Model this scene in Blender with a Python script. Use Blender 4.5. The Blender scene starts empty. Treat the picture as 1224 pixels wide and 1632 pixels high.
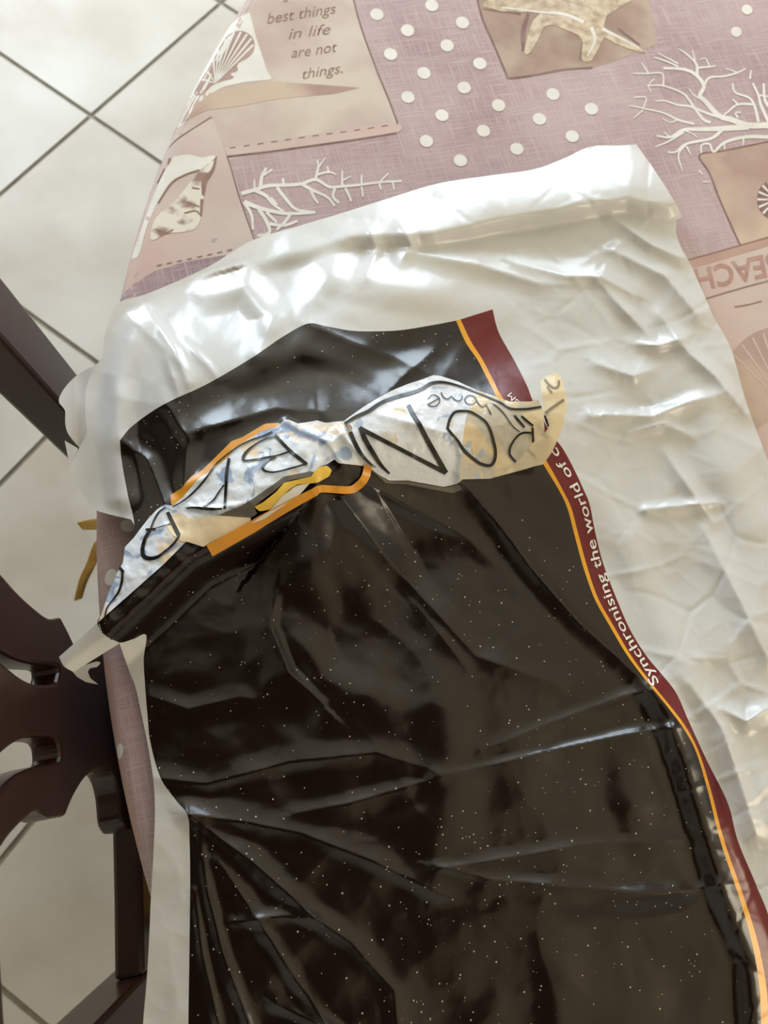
import bpy, bmesh, math, random
import numpy as np
from mathutils import Matrix, Vector
from mathutils.geometry import delaunay_2d_cdt

random.seed(7)
SC = bpy.context.scene
COL = SC.collection

# ------------------------------------------------------------------ camera
F_PX, PITCH, ROLL = 1200.0, math.radians(71.575), math.radians(18.726)
CAM_Z = 0.45 / 0.324164
_c, _s = math.cos(PITCH), math.sin(PITCH)
FWD = np.array([0, _c, -_s])
_r0, _u0 = np.array([1., 0, 0]), np.array([0, _s, _c])
RGT = math.cos(ROLL) * _r0 + math.sin(ROLL) * _u0
UPV = -math.sin(ROLL) * _r0 + math.cos(ROLL) * _u0
cd = bpy.data.cameras.new('camera')
cd.sensor_fit = 'VERTICAL'; cd.sensor_height = 36.0
cd.lens = F_PX / 1632 * 36.0; cd.clip_start = 0.02
cd.dof.use_dof = True; cd.dof.focus_distance = 0.60; cd.dof.aperture_fstop = 7.0
cam = bpy.data.objects.new('camera', cd); COL.objects.link(cam)
M = Matrix.Identity(4)
for i in range(3):
    M[i][0], M[i][1], M[i][2] = RGT[i], UPV[i], -FWD[i]
M[2][3] = CAM_Z
cam.matrix_world = M
SC.camera = cam
CAM = np.array([0, 0, CAM_Z])

# ------------------------------------------------------------------ light and exposure
SC.view_settings.view_transform = 'Standard'
SC.view_settings.look = 'None'
SC.view_settings.gamma = 1.0
SC.view_settings.use_curve_mapping = False
SC.view_settings.exposure = 0.30
world = bpy.data.worlds.new('world'); SC.world = world
world.use_nodes = True
world.node_tree.nodes['Background'].inputs[0].default_value = (0.80, 0.88, 1.0, 1)
world.node_tree.nodes['Background'].inputs[1].default_value = 1.0

ROOM = dict(x0=-2.3, x1=2.9, y0=-2.1, y1=3.3, h=2.7)


def area(name, loc, target, sx, sy, power, color):
    l = bpy.data.lights.new(name, 'AREA'); l.shape = 'RECTANGLE'
    l.size, l.size_y, l.energy, l.color = sx, sy, power, color
    o = bpy.data.objects.new(name, l); COL.objects.link(o)
    o.location = loc
    o.rotation_euler = (Vector(target) - Vector(loc)).to_track_quat('-Z', 'Y').to_euler()
    return o


# daylight entering by the two windows of the room (each light fills its opening)
area('window_daylight', (ROOM['x0'] + 0.02, 2.35, 1.55), (0, 2.35, 1.55), 1.3, 1.4, 64, (0.76, 0.89, 1.0))
area('far_window_daylight', (-0.35, ROOM['y1'] - 0.02, 1.55), (-0.35, 0, 1.55), 1.5, 1.4, 46, (0.76, 0.89, 1.0))
area('balcony_door_daylight', (ROOM['x1'] - 0.02, 0.1, 1.15), (0, 0.1, 1.15), 1.2, 2.1, 36, (1.0, 0.84, 0.55))

# ------------------------------------------------------------------ helpers


def P(px, py, z):
    px = np.asarray(px, float); py = np.asarray(py, float); z = np.asarray(z, float)
    d = FWD[:, None] * F_PX + RGT[:, None] * (px.ravel() - 612) + UPV[:, None] * (816 - py.ravel())
    k = (z.ravel() - CAM_Z) / d[2]
    return np.stack([d[0] * k, d[1] * k, np.broadcast_to(z.ravel(), k.shape)], 1)


def srgb(r, g, b):
    f = lambda v: (v / 255 / 12.92) if v / 255 <= 0.04045 else ((v / 255 + 0.055) / 1.055) ** 2.4
    return (f(r), f(g), f(b), 1)


def crv(pts, step):
    """Catmull-Rom through pts, resampled about every step pixels (end points kept)."""
    p = np.array(pts, float)
    if len(p) > 2:
        e = np.vstack([2 * p[0] - p[1], p, 2 * p[-1] - p[-2]])
        out = []
        for i in range(len(p) - 1):
            a, b, c, d = e[i:i + 4]
            t = np.linspace(0, 1, 13)[:-1, None]
            out.append(0.5 * (2 * b + (c - a) * t + (2 * a - 5 * b + 4 * c - d) * t ** 2 + (3 * b - a - 3 * c + d) * t ** 3))
        p = np.vstack(out + [p[-1:]])
    return resample(p, step)


def resample(p, step):
    p = np.array(p, float)
    s = np.concatenate([[0], np.cumsum(np.hypot(*np.diff(p[:, :2], axis=0).T))])
    n = max(2, int(round(s[-1] / step)) + 1)
    q = np.linspace(0, s[-1], n)
    return np.stack([np.interp(q, s, p[:, k]) for k in range(p.shape[1])], 1)


def inside(poly, x, y):
    res = np.zeros(x.shape, bool)
    j = len(poly) - 1
    for i in range(len(poly)):
        xi, yi, xj, yj = poly[i, 0], poly[i, 1], poly[j, 0], poly[j, 1]
        if yi != yj:
            c = ((yi > y) != (yj > y)) & (x < (xj - xi) * (y - yi) / (yj - yi) + xi)
            res ^= c
        j = i
    return res


def dist_to(poly, x, y):
    d = np.full(x.shape, 1e9)
    a = poly; b = np.roll(poly, -1, 0)
    for (ax, ay), (bx, by) in zip(a, b):
        lo_x, hi_x = min(ax, bx) - 8, max(ax, bx) + 8
        lo_y, hi_y = min(ay, by) - 8, max(ay, by) + 8
        m = (x > lo_x) & (x < hi_x) & (y > lo_y) & (y < hi_y)
        if not m.any(): continue
        vx, vy = bx - ax, by - ay
        L = vx * vx + vy * vy + 1e-9
        t = np.clip(((x[m] - ax) * vx + (y[m] - ay) * vy) / L, 0, 1)
        d[m] = np.minimum(d[m], np.hypot(x[m] - ax - t * vx, y[m] - ay - t * vy))
    return d


def tri_poly(poly, step):
    """triangulate a 2-D polygon with a fill of interior points -> (verts, tris)"""
    poly = np.array(poly, float)
    x0, y0 = poly.min(0); x1, y1 = poly.max(0)
    gx, gy = np.meshgrid(np.arange(x0 + step / 2, x1, step), np.arange(y0 + step / 2, y1, step * 0.87))
    gx = gx + (np.arange(gx.shape[0])[:, None] % 2) * step * 0.5
    gx, gy = gx.ravel(), gy.ravel()
    m = inside(poly, gx, gy)
    gx, gy = gx[m], gy[m]
    if len(gx):
        m = dist_to(poly, gx, gy) > step * 0.45
        gx, gy = gx[m], gy[m]
    pts = [Vector(p) for p in poly] + [Vector((a, b)) for a, b in zip(gx, gy)]
    v, e, f, _, _, _ = delaunay_2d_cdt(pts, [], [list(range(len(poly)))], 1, 1e-5)
    return np.array([(a.x, a.y) for a in v]), f


def mesh_obj(name, verts, faces, mat, parent=None, smooth=True):
    me = bpy.data.meshes.new(name)
    me.from_pydata([tuple(map(float, v)) for v in verts], [], [list(f) for f in faces])
    me.validate(); me.update()
    if smooth:
        me.polygons.foreach_set('use_smooth', [True] * len(me.polygons))
    if mat: me.materials.append(mat)
    o = bpy.data.objects.new(name, me); COL.objects.link(o)
    if parent: o.parent = parent
    return o


def empty(name, label, cat, loc=(0, 0, 0), group=None):
    o = bpy.data.objects.new(name, None); COL.objects.link(o)
    o['label'] = label; o['category'] = cat
    if group: o['group'] = group
    o.empty_display_size = 0.05
    return o


def up_faces(verts, faces):
    """turn every face of a film towards the side it is seen from above the table"""
    out = []
    eye = np.array([0, 0, 1.4])
    for f in faces:
        a, b, c = (np.asarray(verts[i]) for i in f[:3])
        n = np.cross(b - a, c - a)
        out.append(list(f) if n @ (eye - a) >= 0 else list(f)[::-1])
    return out


def box_verts(o, ax, ay, az):
    o, ax, ay, az = map(np.asarray, (o, ax, ay, az))
    return [o + i * ax + j * ay + k * az for k in (0, 1) for j in (0, 1) for i in (0, 1)]


BOXF = [(0, 2, 3, 1), (4, 5, 7, 6), (0, 1, 5, 4), (2, 6, 7, 3), (0, 4, 6, 2), (1, 3, 7, 5)]


def bevel(o, w=0.003, seg=2):
    m = o.modifiers.new('bevel', 'BEVEL'); m.width = w; m.segments = seg; m.limit_method = 'ANGLE'
    return o


def boxo(name, x0, x1, y0, y1, z0, z1, mat, parent=None, bev=0):
    o = mesh_obj(name, box_verts((x0, y0, z0), (x1 - x0, 0, 0), (0, y1 - y0, 0), (0, 0, z1 - z0)), BOXF, mat, parent, False)
    if bev: bevel(o, bev)
    return o


# ------------------------------------------------------------------ materials


def new_mat(name):
    m = bpy.data.materials.new(name); m.use_nodes = True
    nt = m.node_tree
    return m, nt, nt.nodes['Principled BSDF']


def N(nt, kind, **kw):
    n = nt.nodes.new(kind)
    for k, v in kw.items():
        if k in n.inputs: n.inputs[k].default_value = v
        else: setattr(n, k, v)
    return n


def ramp(nt, stops):
    r = nt.nodes.new('ShaderNodeValToRGB')
    el = r.color_ramp.elements
    while len(el) < len(stops): el.new(0.5)
    for e, (p, c) in zip(el, stops):
        e.position = p; e.color = c
    return r


def coords(nt, scale=(1, 1, 1), rot=0.0):
    t = nt.nodes.new('ShaderNodeTexCoord')
    m = nt.nodes.new('ShaderNodeMapping')
    m.inputs['Scale'].default_value = scale
    m.inputs['Rotation'].default_value = (0, 0, rot)
    nt.links.new(t.outputs['Object'], m.inputs['Vector'])
    return m.outputs['Vector']


def mottled(name, c1, c2, scale=20, rough=0.6, lo=0.35, hi=0.65, bump=0.0, detail=4, spec=0.5, c3=None, sc3=5):
    m, nt, b = new_mat(name)
    v = coords(nt)
    n = N(nt, 'ShaderNodeTexNoise', Scale=scale, Detail=detail)
    nt.links.new(v, n.inputs['Vector'])
    r = ramp(nt, [(lo, c1), (hi, c2)])
    nt.links.new(n.outputs['Fac'], r.inputs['Fac'])
    out = r.outputs['Color']
    if c3:
        n2 = N(nt, 'ShaderNodeTexNoise', Scale=sc3, Detail=3)
        nt.links.new(v, n2.inputs['Vector'])
        r2 = ramp(nt, [(0.45, (0, 0, 0, 1)), (0.62, (1, 1, 1, 1))])
        nt.links.new(n2.outputs['Fac'], r2.inputs['Fac'])
        mx = N(nt, 'ShaderNodeMixRGB'); mx.inputs[2].default_value = c3
        nt.links.new(r2.outputs['Color'], mx.inputs[0]); nt.links.new(out, mx.inputs[1])
        out = mx.outputs[0]
    nt.links.new(out, b.inputs['Base Color'])
    b.inputs['Roughness'].default_value = rough
    b.inputs['Specular IOR Level'].default_value = spec
    if bump:
        bp = N(nt, 'ShaderNodeBump', Strength=bump, Distance=0.001)
        nt.links.new(n.outputs['Fac'], bp.inputs['Height'])
        nt.links.new(bp.outputs['Normal'], b.inputs['Normal'])
    return m


CLOTH_ROT = math.radians(33)   # weave direction of the tablecloth on the table


def linen(name, dark, light, thread, amount=0.72, rough=0.75, sc=1.0):
    m, nt, b = new_mat(name)
    outs = []
    for rt in (0, math.pi / 2):
        v = coords(nt, (1, 1, 1), -CLOTH_ROT + rt)
        mp = N(nt, 'ShaderNodeMapping'); mp.inputs['Scale'].default_value = (26 * sc, 620 * sc, 30)
        nt.links.new(v, mp.inputs['Vector'])
        n = N(nt, 'ShaderNodeTexNoise', Scale=1.0, Detail=3)
        nt.links.new(mp.outputs['Vector'], n.inputs['Vector'])
        r = ramp(nt, [(0.46, (0, 0, 0, 1)), (0.80, (1, 1, 1, 1))])
        nt.links.new(n.outputs['Fac'], r.inputs['Fac'])
        outs.append(r.outputs['Color'])
    v = coords(nt)
    n = N(nt, 'ShaderNodeTexNoise', Scale=9.0, Detail=4); nt.links.new(v, n.inputs['Vector'])
    base = ramp(nt, [(0.35, dark), (0.65, light)])
    nt.links.new(n.outputs['Fac'], base.inputs['Fac'])
    mxm = N(nt, 'ShaderNodeMath', operation='MAXIMUM')
    nt.links.new(outs[0], mxm.inputs[0]); nt.links.new(outs[1], mxm.inputs[1])
    mul = N(nt, 'ShaderNodeMath', operation='MULTIPLY'); mul.inputs[1].default_value = amount
    nt.links.new(mxm.outputs[0], mul.inputs[0])
    mx = N(nt, 'ShaderNodeMixRGB'); mx.inputs[2].default_value = thread
    nt.links.new(mul.outputs[0], mx.inputs[0]); nt.links.new(base.outputs['Color'], mx.inputs[1])
    nt.links.new(mx.outputs[0], b.inputs['Base Color'])
    b.inputs['Roughness'].default_value = rough
    b.inputs['Specular IOR Level'].default_value = 0.3
    bp = N(nt, 'ShaderNodeBump', Strength=0.25, Distance=0.0006)
    nt.links.new(mxm.outputs[0], bp.inputs['Height']); nt.links.new(bp.outputs['Normal'], b.inputs['Normal'])
    return m


def film(name, col, trans_col=None, trans=0.0, rough=0.3, specks=0.0, bump=0.15, bscale=60, spec=0.5, col2=None):
    """thin plastic film"""
    m, nt, b = new_mat(name)
    v = coords(nt)
    n = N(nt, 'ShaderNodeTexNoise', Scale=bscale, Detail=5, Roughness=0.55); nt.links.new(v, n.inputs['Vector'])
    bp = N(nt, 'ShaderNodeBump', Strength=bump, Distance=0.002)
    nt.links.new(n.outputs['Fac'], bp.inputs['Height']); nt.links.new(bp.outputs['Normal'], b.inputs['Normal'])
    b.inputs['Base Color'].default_value = col
    b.inputs['Roughness'].default_value = rough
    b.inputs['Specular IOR Level'].default_value = spec
    if specks:
        vo = N(nt, 'ShaderNodeTexVoronoi', Scale=400.0); nt.links.new(v, vo.inputs['Vector'])
        sep = N(nt, 'ShaderNodeSeparateColor'); nt.links.new(vo.outputs['Color'], sep.inputs[0])
        big = N(nt, 'ShaderNodeTexNoise', Scale=7.0, Detail=2); nt.links.new(v, big.inputs['Vector'])
        rb = ramp(nt, [(0.3, (0, 0, 0, 1)), (0.7, (1, 1, 1, 1))]); nt.links.new(big.outputs['Fac'], rb.inputs['Fac'])
        th = N(nt, 'ShaderNodeMath', operation='MULTIPLY'); th.inputs[1].default_value = specks
        nt.links.new(rb.outputs['Color'], th.inputs[0])
        ls = N(nt, 'ShaderNodeMath', operation='LESS_THAN')
        nt.links.new(sep.outputs[0], ls.inputs[0]); nt.links.new(th.outputs[0], ls.inputs[1])
        rad = N(nt, 'ShaderNodeMath', operation='MULTIPLY'); rad.inputs[1].default_value = 0.26
        nt.links.new(sep.outputs[1], rad.inputs[0])
        ld = N(nt, 'ShaderNodeMath', operation='LESS_THAN')
        nt.links.new(vo.outputs['Distance'], ld.inputs[0]); nt.links.new(rad.outputs[0], ld.inputs[1])
        ml = N(nt, 'ShaderNodeMath', operation='MULTIPLY')
        nt.links.new(ls.outputs[0], ml.inputs[0]); nt.links.new(ld.outputs[0], ml.inputs[1])
        mx = N(nt, 'ShaderNodeMixRGB'); mx.inputs[1].default_value = col; mx.inputs[2].default_value = srgb(190, 180, 160)
        nt.links.new(ml.outputs[0], mx.inputs[0]); nt.links.new(mx.outputs[0], b.inputs['Base Color'])
    if trans:
        t = N(nt, 'ShaderNodeBsdfTranslucent', Color=trans_col)
        nt.links.new(bp.outputs['Normal'], t.inputs['Normal'])
        mxs = N(nt, 'ShaderNodeMixShader'); mxs.inputs[0].default_value = trans
        nt.links.new(b.outputs[0], mxs.inputs[1]); nt.links.new(t.outputs[0], mxs.inputs[2])
        nt.links.new(mxs.outputs[0], nt.nodes['Material Output'].inputs['Surface'])
    return m


MAT = {}
MAT['tile'] = mottled('tile', srgb(170, 158, 143), srgb(190, 183, 173), 5, 0.45, 0.3, 0.7, 0, 6, 0.5, srgb(194, 189, 181), 2.2)
MAT['grout'] = mottled('grout', srgb(120, 114, 100), srgb(140, 133, 118), 40, 0.9)
MAT['wall'] = mottled('wall', srgb(206, 202, 192), srgb(214, 209, 200), 3, 0.9)
MAT['ceiling'] = mottled('ceiling', srgb(224, 212, 186), srgb(230, 218, 194), 3, 0.95)
MAT['frame'] = mottled('window_frame', srgb(120, 80, 52), srgb(138, 94, 62), 20, 0.4)
MAT['wood'] = mottled('dark_wood', srgb(32, 15, 9), srgb(45, 21, 12), 9, 0.28, 0.3, 0.7, 0.03, 4, 0.5)
MAT['ochre'] = mottled('ochre_fabric', srgb(196, 156, 78), srgb(214, 176, 98), 80, 0.85, bump=0.4)
MAT['linen'] = linen('mauve_linen', srgb(170, 143, 149), srgb(190, 166, 171), srgb(214, 199, 200))
MAT['ribbed'] = linen('mauve_ribbed', srgb(150, 122, 132), srgb(172, 148, 156), srgb(214, 199, 202), 0.7)
MAT['cream'] = mottled('printed_cream', srgb(186, 163, 155), srgb(208, 191, 183), 14, 0.75, 0.3, 0.7, spec=0.3, c3=srgb(213, 200, 190), sc3=9)
MAT['pinkcream'] = mottled('printed_pink_cream', srgb(202, 183, 178), srgb(214, 199, 193), 12, 0.75, spec=0.3, c3=srgb(208, 182, 176), sc3=6)
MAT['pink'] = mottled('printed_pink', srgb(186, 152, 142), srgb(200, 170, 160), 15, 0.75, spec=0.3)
MAT['brown'] = mottled('printed_brown', srgb(148, 122, 112), srgb(176, 151, 138), 13, 0.75, 0.3, 0.7, spec=0.3, c3=srgb(188, 167, 152), sc3=12)
MAT['rose'] = mottled('printed_rose', srgb(170, 138, 131), srgb(194, 170, 160), 13, 0.75, 0.3, 0.7, spec=0.3, c3=srgb(206, 184, 166), sc3=10)
MAT['pwhite'] = mottled('printed_white', srgb(226, 222, 218), srgb(236, 233, 230), 30, 0.75, spec=0.3)
MAT['star'] = mottled('printed_starfish', srgb(178, 156, 134), srgb(216, 200, 178), 110, 0.75, 0.35, 0.62, spec=0.3)
MAT['shell'] = mottled('printed_shell', srgb(168, 140, 136), srgb(188, 160, 156), 30, 0.75, spec=0.3)
MAT['conch'] = mottled('printed_conch', srgb(158, 130, 122), srgb(230, 224, 214), 52, 0.75, 0.38, 0.52, spec=0.3, detail=2)
MAT['ink'] = mottled('printed_ink', srgb(142, 112, 104), srgb(156, 126, 116), 60, 0.8, spec=0.3)
MAT['pinkink'] = mottled('printed_pink_ink', srgb(176, 138, 128), srgb(190, 154, 144), 60, 0.8, spec=0.3)
MAT['edge'] = mottled('printed_edge', srgb(128, 98, 98), srgb(150, 120, 116), 60, 0.8, spec=0.3)
MAT['white'] = film('white_film', srgb(219, 220, 222), srgb(255, 236, 204), 0.16, 0.24, bump=0.22, bscale=45)
MAT['black'] = film('black_film', srgb(24, 14, 9), rough=0.23, specks=0.24, bump=0.10, bscale=50, spec=0.55)
MAT['maroon'] = film('maroon_film', srgb(106, 30, 33), rough=0.3, bump=0.12, spec=0.4)
MAT['yellow'] = film('yellow_film', srgb(226, 160, 40), rough=0.3, bump=0.1)
MAT['orange'] = film('orange_film', srgb(222, 150, 38), rough=0.3, bump=0.1)
MAT['lemon'] = film('yellow_print', srgb(240, 196, 80), rough=0.3, bump=0.1)
MAT['peach'] = film('peach_film', srgb(236, 214, 180), rough=0.25, bump=0.3)
MAT['greyfilm'] = film('grey_print', srgb(104, 98, 92), rough=0.25, bump=0.3)
MAT['text'] = film('white_print_and_highlight', srgb(232, 226, 218), rough=0.4, bump=0.05)
MAT['letter'] = film('black_print', srgb(14, 13, 13), rough=0.25, bump=0.05)
MAT['greyletter'] = film('faded_print', srgb(128, 112, 90), rough=0.4, bump=0.05)
MAT['curl'] = film('tape_back', srgb(236, 220, 188), srgb(255, 232, 180), 0.25, 0.25, bump=0.2)


def tape_material(name, base, c_blue, c_peach, scale, lo_b, lo_p):
    m, nt, b = new_mat(name)
    v = coords(nt)
    n1 = N(nt, 'ShaderNodeTexNoise', Scale=scale, Detail=5, Distortion=1.2); nt.links.new(v, n1.inputs['Vector'])
    r1 = ramp(nt, [(lo_b, (0, 0, 0, 1)), (lo_b + 0.05, (1, 1, 1, 1))]); nt.links.new(n1.outputs['Fac'], r1.inputs['Fac'])
    mp = N(nt, 'ShaderNodeMapping'); mp.inputs['Location'].default_value = (3, 5, 1); nt.links.new(v, mp.inputs['Vector'])
    n2 = N(nt, 'ShaderNodeTexNoise', Scale=scale * 0.7, Detail=4, Distortion=0.6); nt.links.new(mp.outputs['Vector'], n2.inputs['Vector'])
    r2 = ramp(nt, [(lo_p, (0, 0, 0, 1)), (lo_p + 0.06, (1, 1, 1, 1))]); nt.links.new(n2.outputs['Fac'], r2.inputs['Fac'])
    mx = N(nt, 'ShaderNodeMixRGB'); mx.inputs[1].default_value = base; mx.inputs[2].default_value = c_peach
    nt.links.new(r2.outputs['Color'], mx.inputs[0])
    mx2 = N(nt, 'ShaderNodeMixRGB'); mx2.inputs[2].default_value = c_blue
    nt.links.new(r1.outputs['Color'], mx2.inputs[0]); nt.links.new(mx.outputs[0], mx2.inputs[1])
    nt.links.new(mx2.outputs[0], b.inputs['Base Color'])
    b.inputs['Roughness'].default_value = 0.16
    n3 = N(nt, 'ShaderNodeTexNoise', Scale=150.0, Detail=4); nt.links.new(v, n3.inputs['Vector'])
    bp = N(nt, 'ShaderNodeBump', Strength=0.45, Distance=0.0015)
    nt.links.new(n3.outputs['Fac'], bp.inputs['Height']); nt.links.new(bp.outputs['Normal'], b.inputs['Normal'])
    return m


MAT['tape_l'] = tape_material('packing_tape_film', srgb(232, 238, 248), srgb(160, 177, 208), srgb(236, 216, 194), 34, 0.56, 0.58)
MAT['tape_c'] = tape_material('packing_tape_film_clear', srgb(188, 180, 164), srgb(170, 176, 184), srgb(214, 194, 158), 34, 0.58, 0.50)
MAT['tape_r'] = tape_material('packing_tape_film_grey', srgb(220, 224, 234), srgb(172, 184, 206), srgb(206, 188, 158), 40, 0.60, 0.62)

# ------------------------------------------------------------------ the room
TILE = 0.45
TH = math.radians(252.4605)
E1 = np.array([math.cos(TH), math.sin(TH)]); E2 = np.array([-E1[1], E1[0]])
R_ = ROOM
floor = boxo('floor', R_['x0'] - .1, R_['x1'] + .1, R_['y0'] - .1, R_['y1'] + .1, -0.05, -0.004, MAT['grout'])
floor['kind'] = 'structure'
tm = bpy.data.meshes.new('floor_tile')
g = 0.0050
vs = box_verts((g, g, -0.012), (TILE - 2 * g, 0, 0), (0, TILE - 2 * g, 0), (0, 0, 0.012))
tm.from_pydata([tuple(v) for v in vs], [], BOXF); tm.materials.append(MAT['tile'])
for i in range(-14, 15):
    for j in range(-14, 15):
        c = E1 * (-2.77393842 + i) * TILE + E2 * (-2.65403979 + j) * TILE
        m = c + (E1 + E2) * TILE / 2
        if R_['x0'] - .1 < m[0] < R_['x1'] + .1 and R_['y0'] - .1 < m[1] < R_['y1'] + .1:
            t = bpy.data.objects.new('floor_tile', tm); COL.objects.link(t)
            t.location = (c[0], c[1], 0); t.rotation_euler = (0, 0, TH); t.parent = floor


def wall(name, axis, pos, lo, hi, openings, inward):
    """wall slab with rectangular openings built from boxes in one mesh"""
    vs, fs = [], []

    def add(a0, a1, z0, z1):
        b = len(vs)
        if axis == 'x':
            vs.extend(box_verts((min(pos, pos - inward * .12), a0, z0), (.12, 0, 0), (0, a1 - a0, 0), (0, 0, z1 - z0)))
        else:
            vs.extend(box_verts((a0, min(pos, pos - inward * .12), z0), (a1 - a0, 0, 0), (0, .12, 0), (0, 0, z1 - z0)))
        fs.extend([tuple(b + i for i in f) for f in BOXF])
    cur = lo
    for (a0, a1, z0, z1) in openings:
        add(cur, a0, 0, R_['h'])
        if z0 > 0: add(a0, a1, 0, z0)
        add(a0, a1, z1, R_['h'])
        cur = a1
    add(cur, hi, 0, R_['h'])
    o = mesh_obj(name, vs, fs, MAT['wall'], None, False); o['kind'] = 'structure'
    return o


wall('wall_left', 'x', R_['x0'], R_['y0'], R_['y1'], [(1.7, 3.0, 0.85, 2.25)], 1)
wall('wall_right', 'x', R_['x1'], R_['y0'], R_['y1'], [(-0.5, 0.7, 0.1, 2.2)], -1)
wall('wall_far', 'y', R_['y1'], R_['x0'], R_['x1'], [(-1.1, 0.4, 0.85, 2.25)], -1)
wall('wall_near', 'y', R_['y0'], R_['x0'], R_['x1'], [], 1)
ce = boxo('ceiling', R_['x0'], R_['x1'], R_['y0'], R_['y1'], R_['h'], R_['h'] + .1, MAT['ceiling']); ce['kind'] = 'structure'
so = boxo('dark_reflection_panel_1', -0.75, 0.42, -1.75, 0.22, 2.46, R_['h'] - .001, MAT['wood']); so['kind'] = 'structure'   # unseen dark panel, added to darken the reflection in the black film

# ------------------------------------------------------------------ table and tablecloth
CX, CY, EA, EB = 0.573, 0.60, 0.90, 1.05     # ellipse of the table edge (x, y half axes)
ZT = 0.770                                   # top of the cloth
RR = 0.014                                   # rounding of the edge under the cloth

table = empty('dining_table', 'large oval dining table hidden under the mauve patchwork tablecloth', 'table')


def disc(z0, z1, inset, n=96):
    vs, fs = [], []
    for z in (z0, z1):
        for k in range(n):
            a = 2 * math.pi * k / n
            vs.append((CX + (EA - inset) * math.cos(a), CY + (EB - inset) * math.sin(a), z))
    fs.append(list(range(n))[::-1]); fs.append(list(range(n, 2 * n)))
    for k in range(n):
        fs.append((k, (k + 1) % n, n + (k + 1) % n, n + k))
    return vs, fs


mesh_obj('tabletop', *disc(ZT - 0.034, ZT - 0.003, 0.006), MAT['wood'], table, False)
mesh_obj('apron', *disc(ZT - 0.11, ZT - 0.034, 0.30), MAT['wood'], table, False)


def lathe(name, prof, cx, cy, mat, parent, n=20):
    vs = [(cx + r * math.cos(2 * math.pi * k / n), cy + r * math.sin(2 * math.pi * k / n), z) for r, z in prof for k in range(n)]
    fs = [(i * n + k, i * n + (k + 1) % n, (i + 1) * n + (k + 1) % n, (i + 1) * n + k) for i in range(len(prof) - 1) for k in range(n)]
    fs.append(list(range(n))[::-1]); fs.append([(len(prof) - 1) * n + k for k in range(n)])
    return mesh_obj(name, vs, fs, mat, parent)


lathe('pedestal', [(.26, 0.0), (.26, .03), (.10, .07), (.06, .14), (.075, .3), (.055, .45), (.09, .58), (.14, ZT - .11)], CX + .12, CY, MAT['wood'], table, 32)


def wrap(x, y, lift=0.0):
    """lay the flat cloth point (x, y) over the table: flat top, rounded edge, hanging side"""
    x = np.asarray(x, float); y = np.asarray(y, float)
    dx, dy = (x - CX) / EA, (y - CY) / EB
    q = np.sqrt(dx * dx + dy * dy) + 1e-9
    gx, gy = dx / EA / q, dy / EB / q
    gl = np.sqrt(gx * gx + gy * gy)
    nx, ny = gx / gl, gy / gl
    e = (q - 1) / gl                          # signed distance to the edge
    s = np.maximum(e + RR, 0)
    th = np.minimum(s / RR, math.pi / 2)
    dn = np.maximum(s - RR * math.pi / 2, 0)
    ex = np.minimum(e, -RR) + (RR + lift) * np.sin(th)
    ang = np.arctan2(dy, dx)
    wave = np.minimum(dn / 0.12, 1) ** 2 * (0.010 * np.sin(ang * 23) + 0.006 * np.sin(ang * 37 + 1))
    wave = np.minimum(wave, 0.004)
    bx, by = x - nx * e, y - ny * e
    z = ZT - RR + (RR + lift) * np.cos(th) - dn
    z = z + np.where(s <= 0, 0.0006 * np.sin(x * 41 + y * 13) * np.sin(y * 37 - x * 9), 0)
    return np.stack([bx + nx * (ex + wave), by + ny * (ex + wave), z], 1)


cloth_root = empty('tablecloth', 'mauve patchwork seaside print tablecloth covering the oval table', 'tablecloth')
na, rad = 300, np.concatenate([np.linspace(0.02, 0.93, 34), 1 + (np.concatenate([np.linspace(-.06, -RR, 10), np.linspace(-RR, .012, 18)[1:], np.linspace(.012, .20, 22)[1:]])) / 0.97])
vs = [np.array([CX + .002, CY + .001])]
for q in rad:
    a = np.linspace(0, 2 * math.pi, na, endpoint=False)
    vs.extend(np.stack([CX + EA * q * np.cos(a), CY + EB * q * np.sin(a)], 1))
vs = np.array(vs)
V3 = wrap(vs[:, 0], vs[:, 1])
fs = [(0, 1 + k, 1 + (k + 1) % na) for k in range(na)]
for i in range(len(rad) - 1):
    b0, b1 = 1 + i * na, 1 + (i + 1) * na
    fs += [(b0 + k, b1 + k, b1 + (k + 1) % na, b0 + (k + 1) % na) for k in range(na)]
mesh_obj('cloth', V3, fs, MAT['linen'], cloth_root)


def on_cloth(xy, lift):
    w = P(xy[:, 0], xy[:, 1], np.full(len(xy), ZT))
    return wrap(w[:, 0], w[:, 1], lift)


LIFT = 0.00012


def cloth_poly(name, pts, mat, level=1, step=7, smooth=False, parent=None):
    b = crv(list(pts) + [pts[0]], step)[:-1] if smooth else resample(np.array(list(pts) + [pts[0]], float), step)[:-1]
    v, f = tri_poly(b, step)
    V = on_cloth(v, LIFT * level)
    return mesh_obj(name, V, up_faces(V, f), MAT[mat], parent or cloth_root)


def stroke2d(pts, w, step=5, smooth=True):
    p = [(*a[:2], (a[2] if len(a) > 2 else w)) for a in pts]
    p = crv(p, step) if smooth and len(p) > 2 else resample(np.array(p, float), step)
    d = np.gradient(p[:, :2], axis=0)
    d /= (np.hypot(d[:, 0], d[:, 1])[:, None] + 1e-9)
    nrm = np.stack([d[:, 1], -d[:, 0]], 1)
    h = p[:, 2:3] / 2
    L, Rr = p[:, :2] + nrm * h, p[:, :2] - nrm * h
    n = len(p)
    v = np.vstack([L, Rr])
    f = [(k, k + 1, n + k + 1, n + k) for k in range(n - 1)]
    return v, f


def join2d(parts):
    V, Fc, b = [], [], 0
    for v, f in parts:
        V.append(v); Fc += [tuple(b + i for i in q) for q in f]; b += len(v)
    return np.vstack(V), Fc


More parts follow.
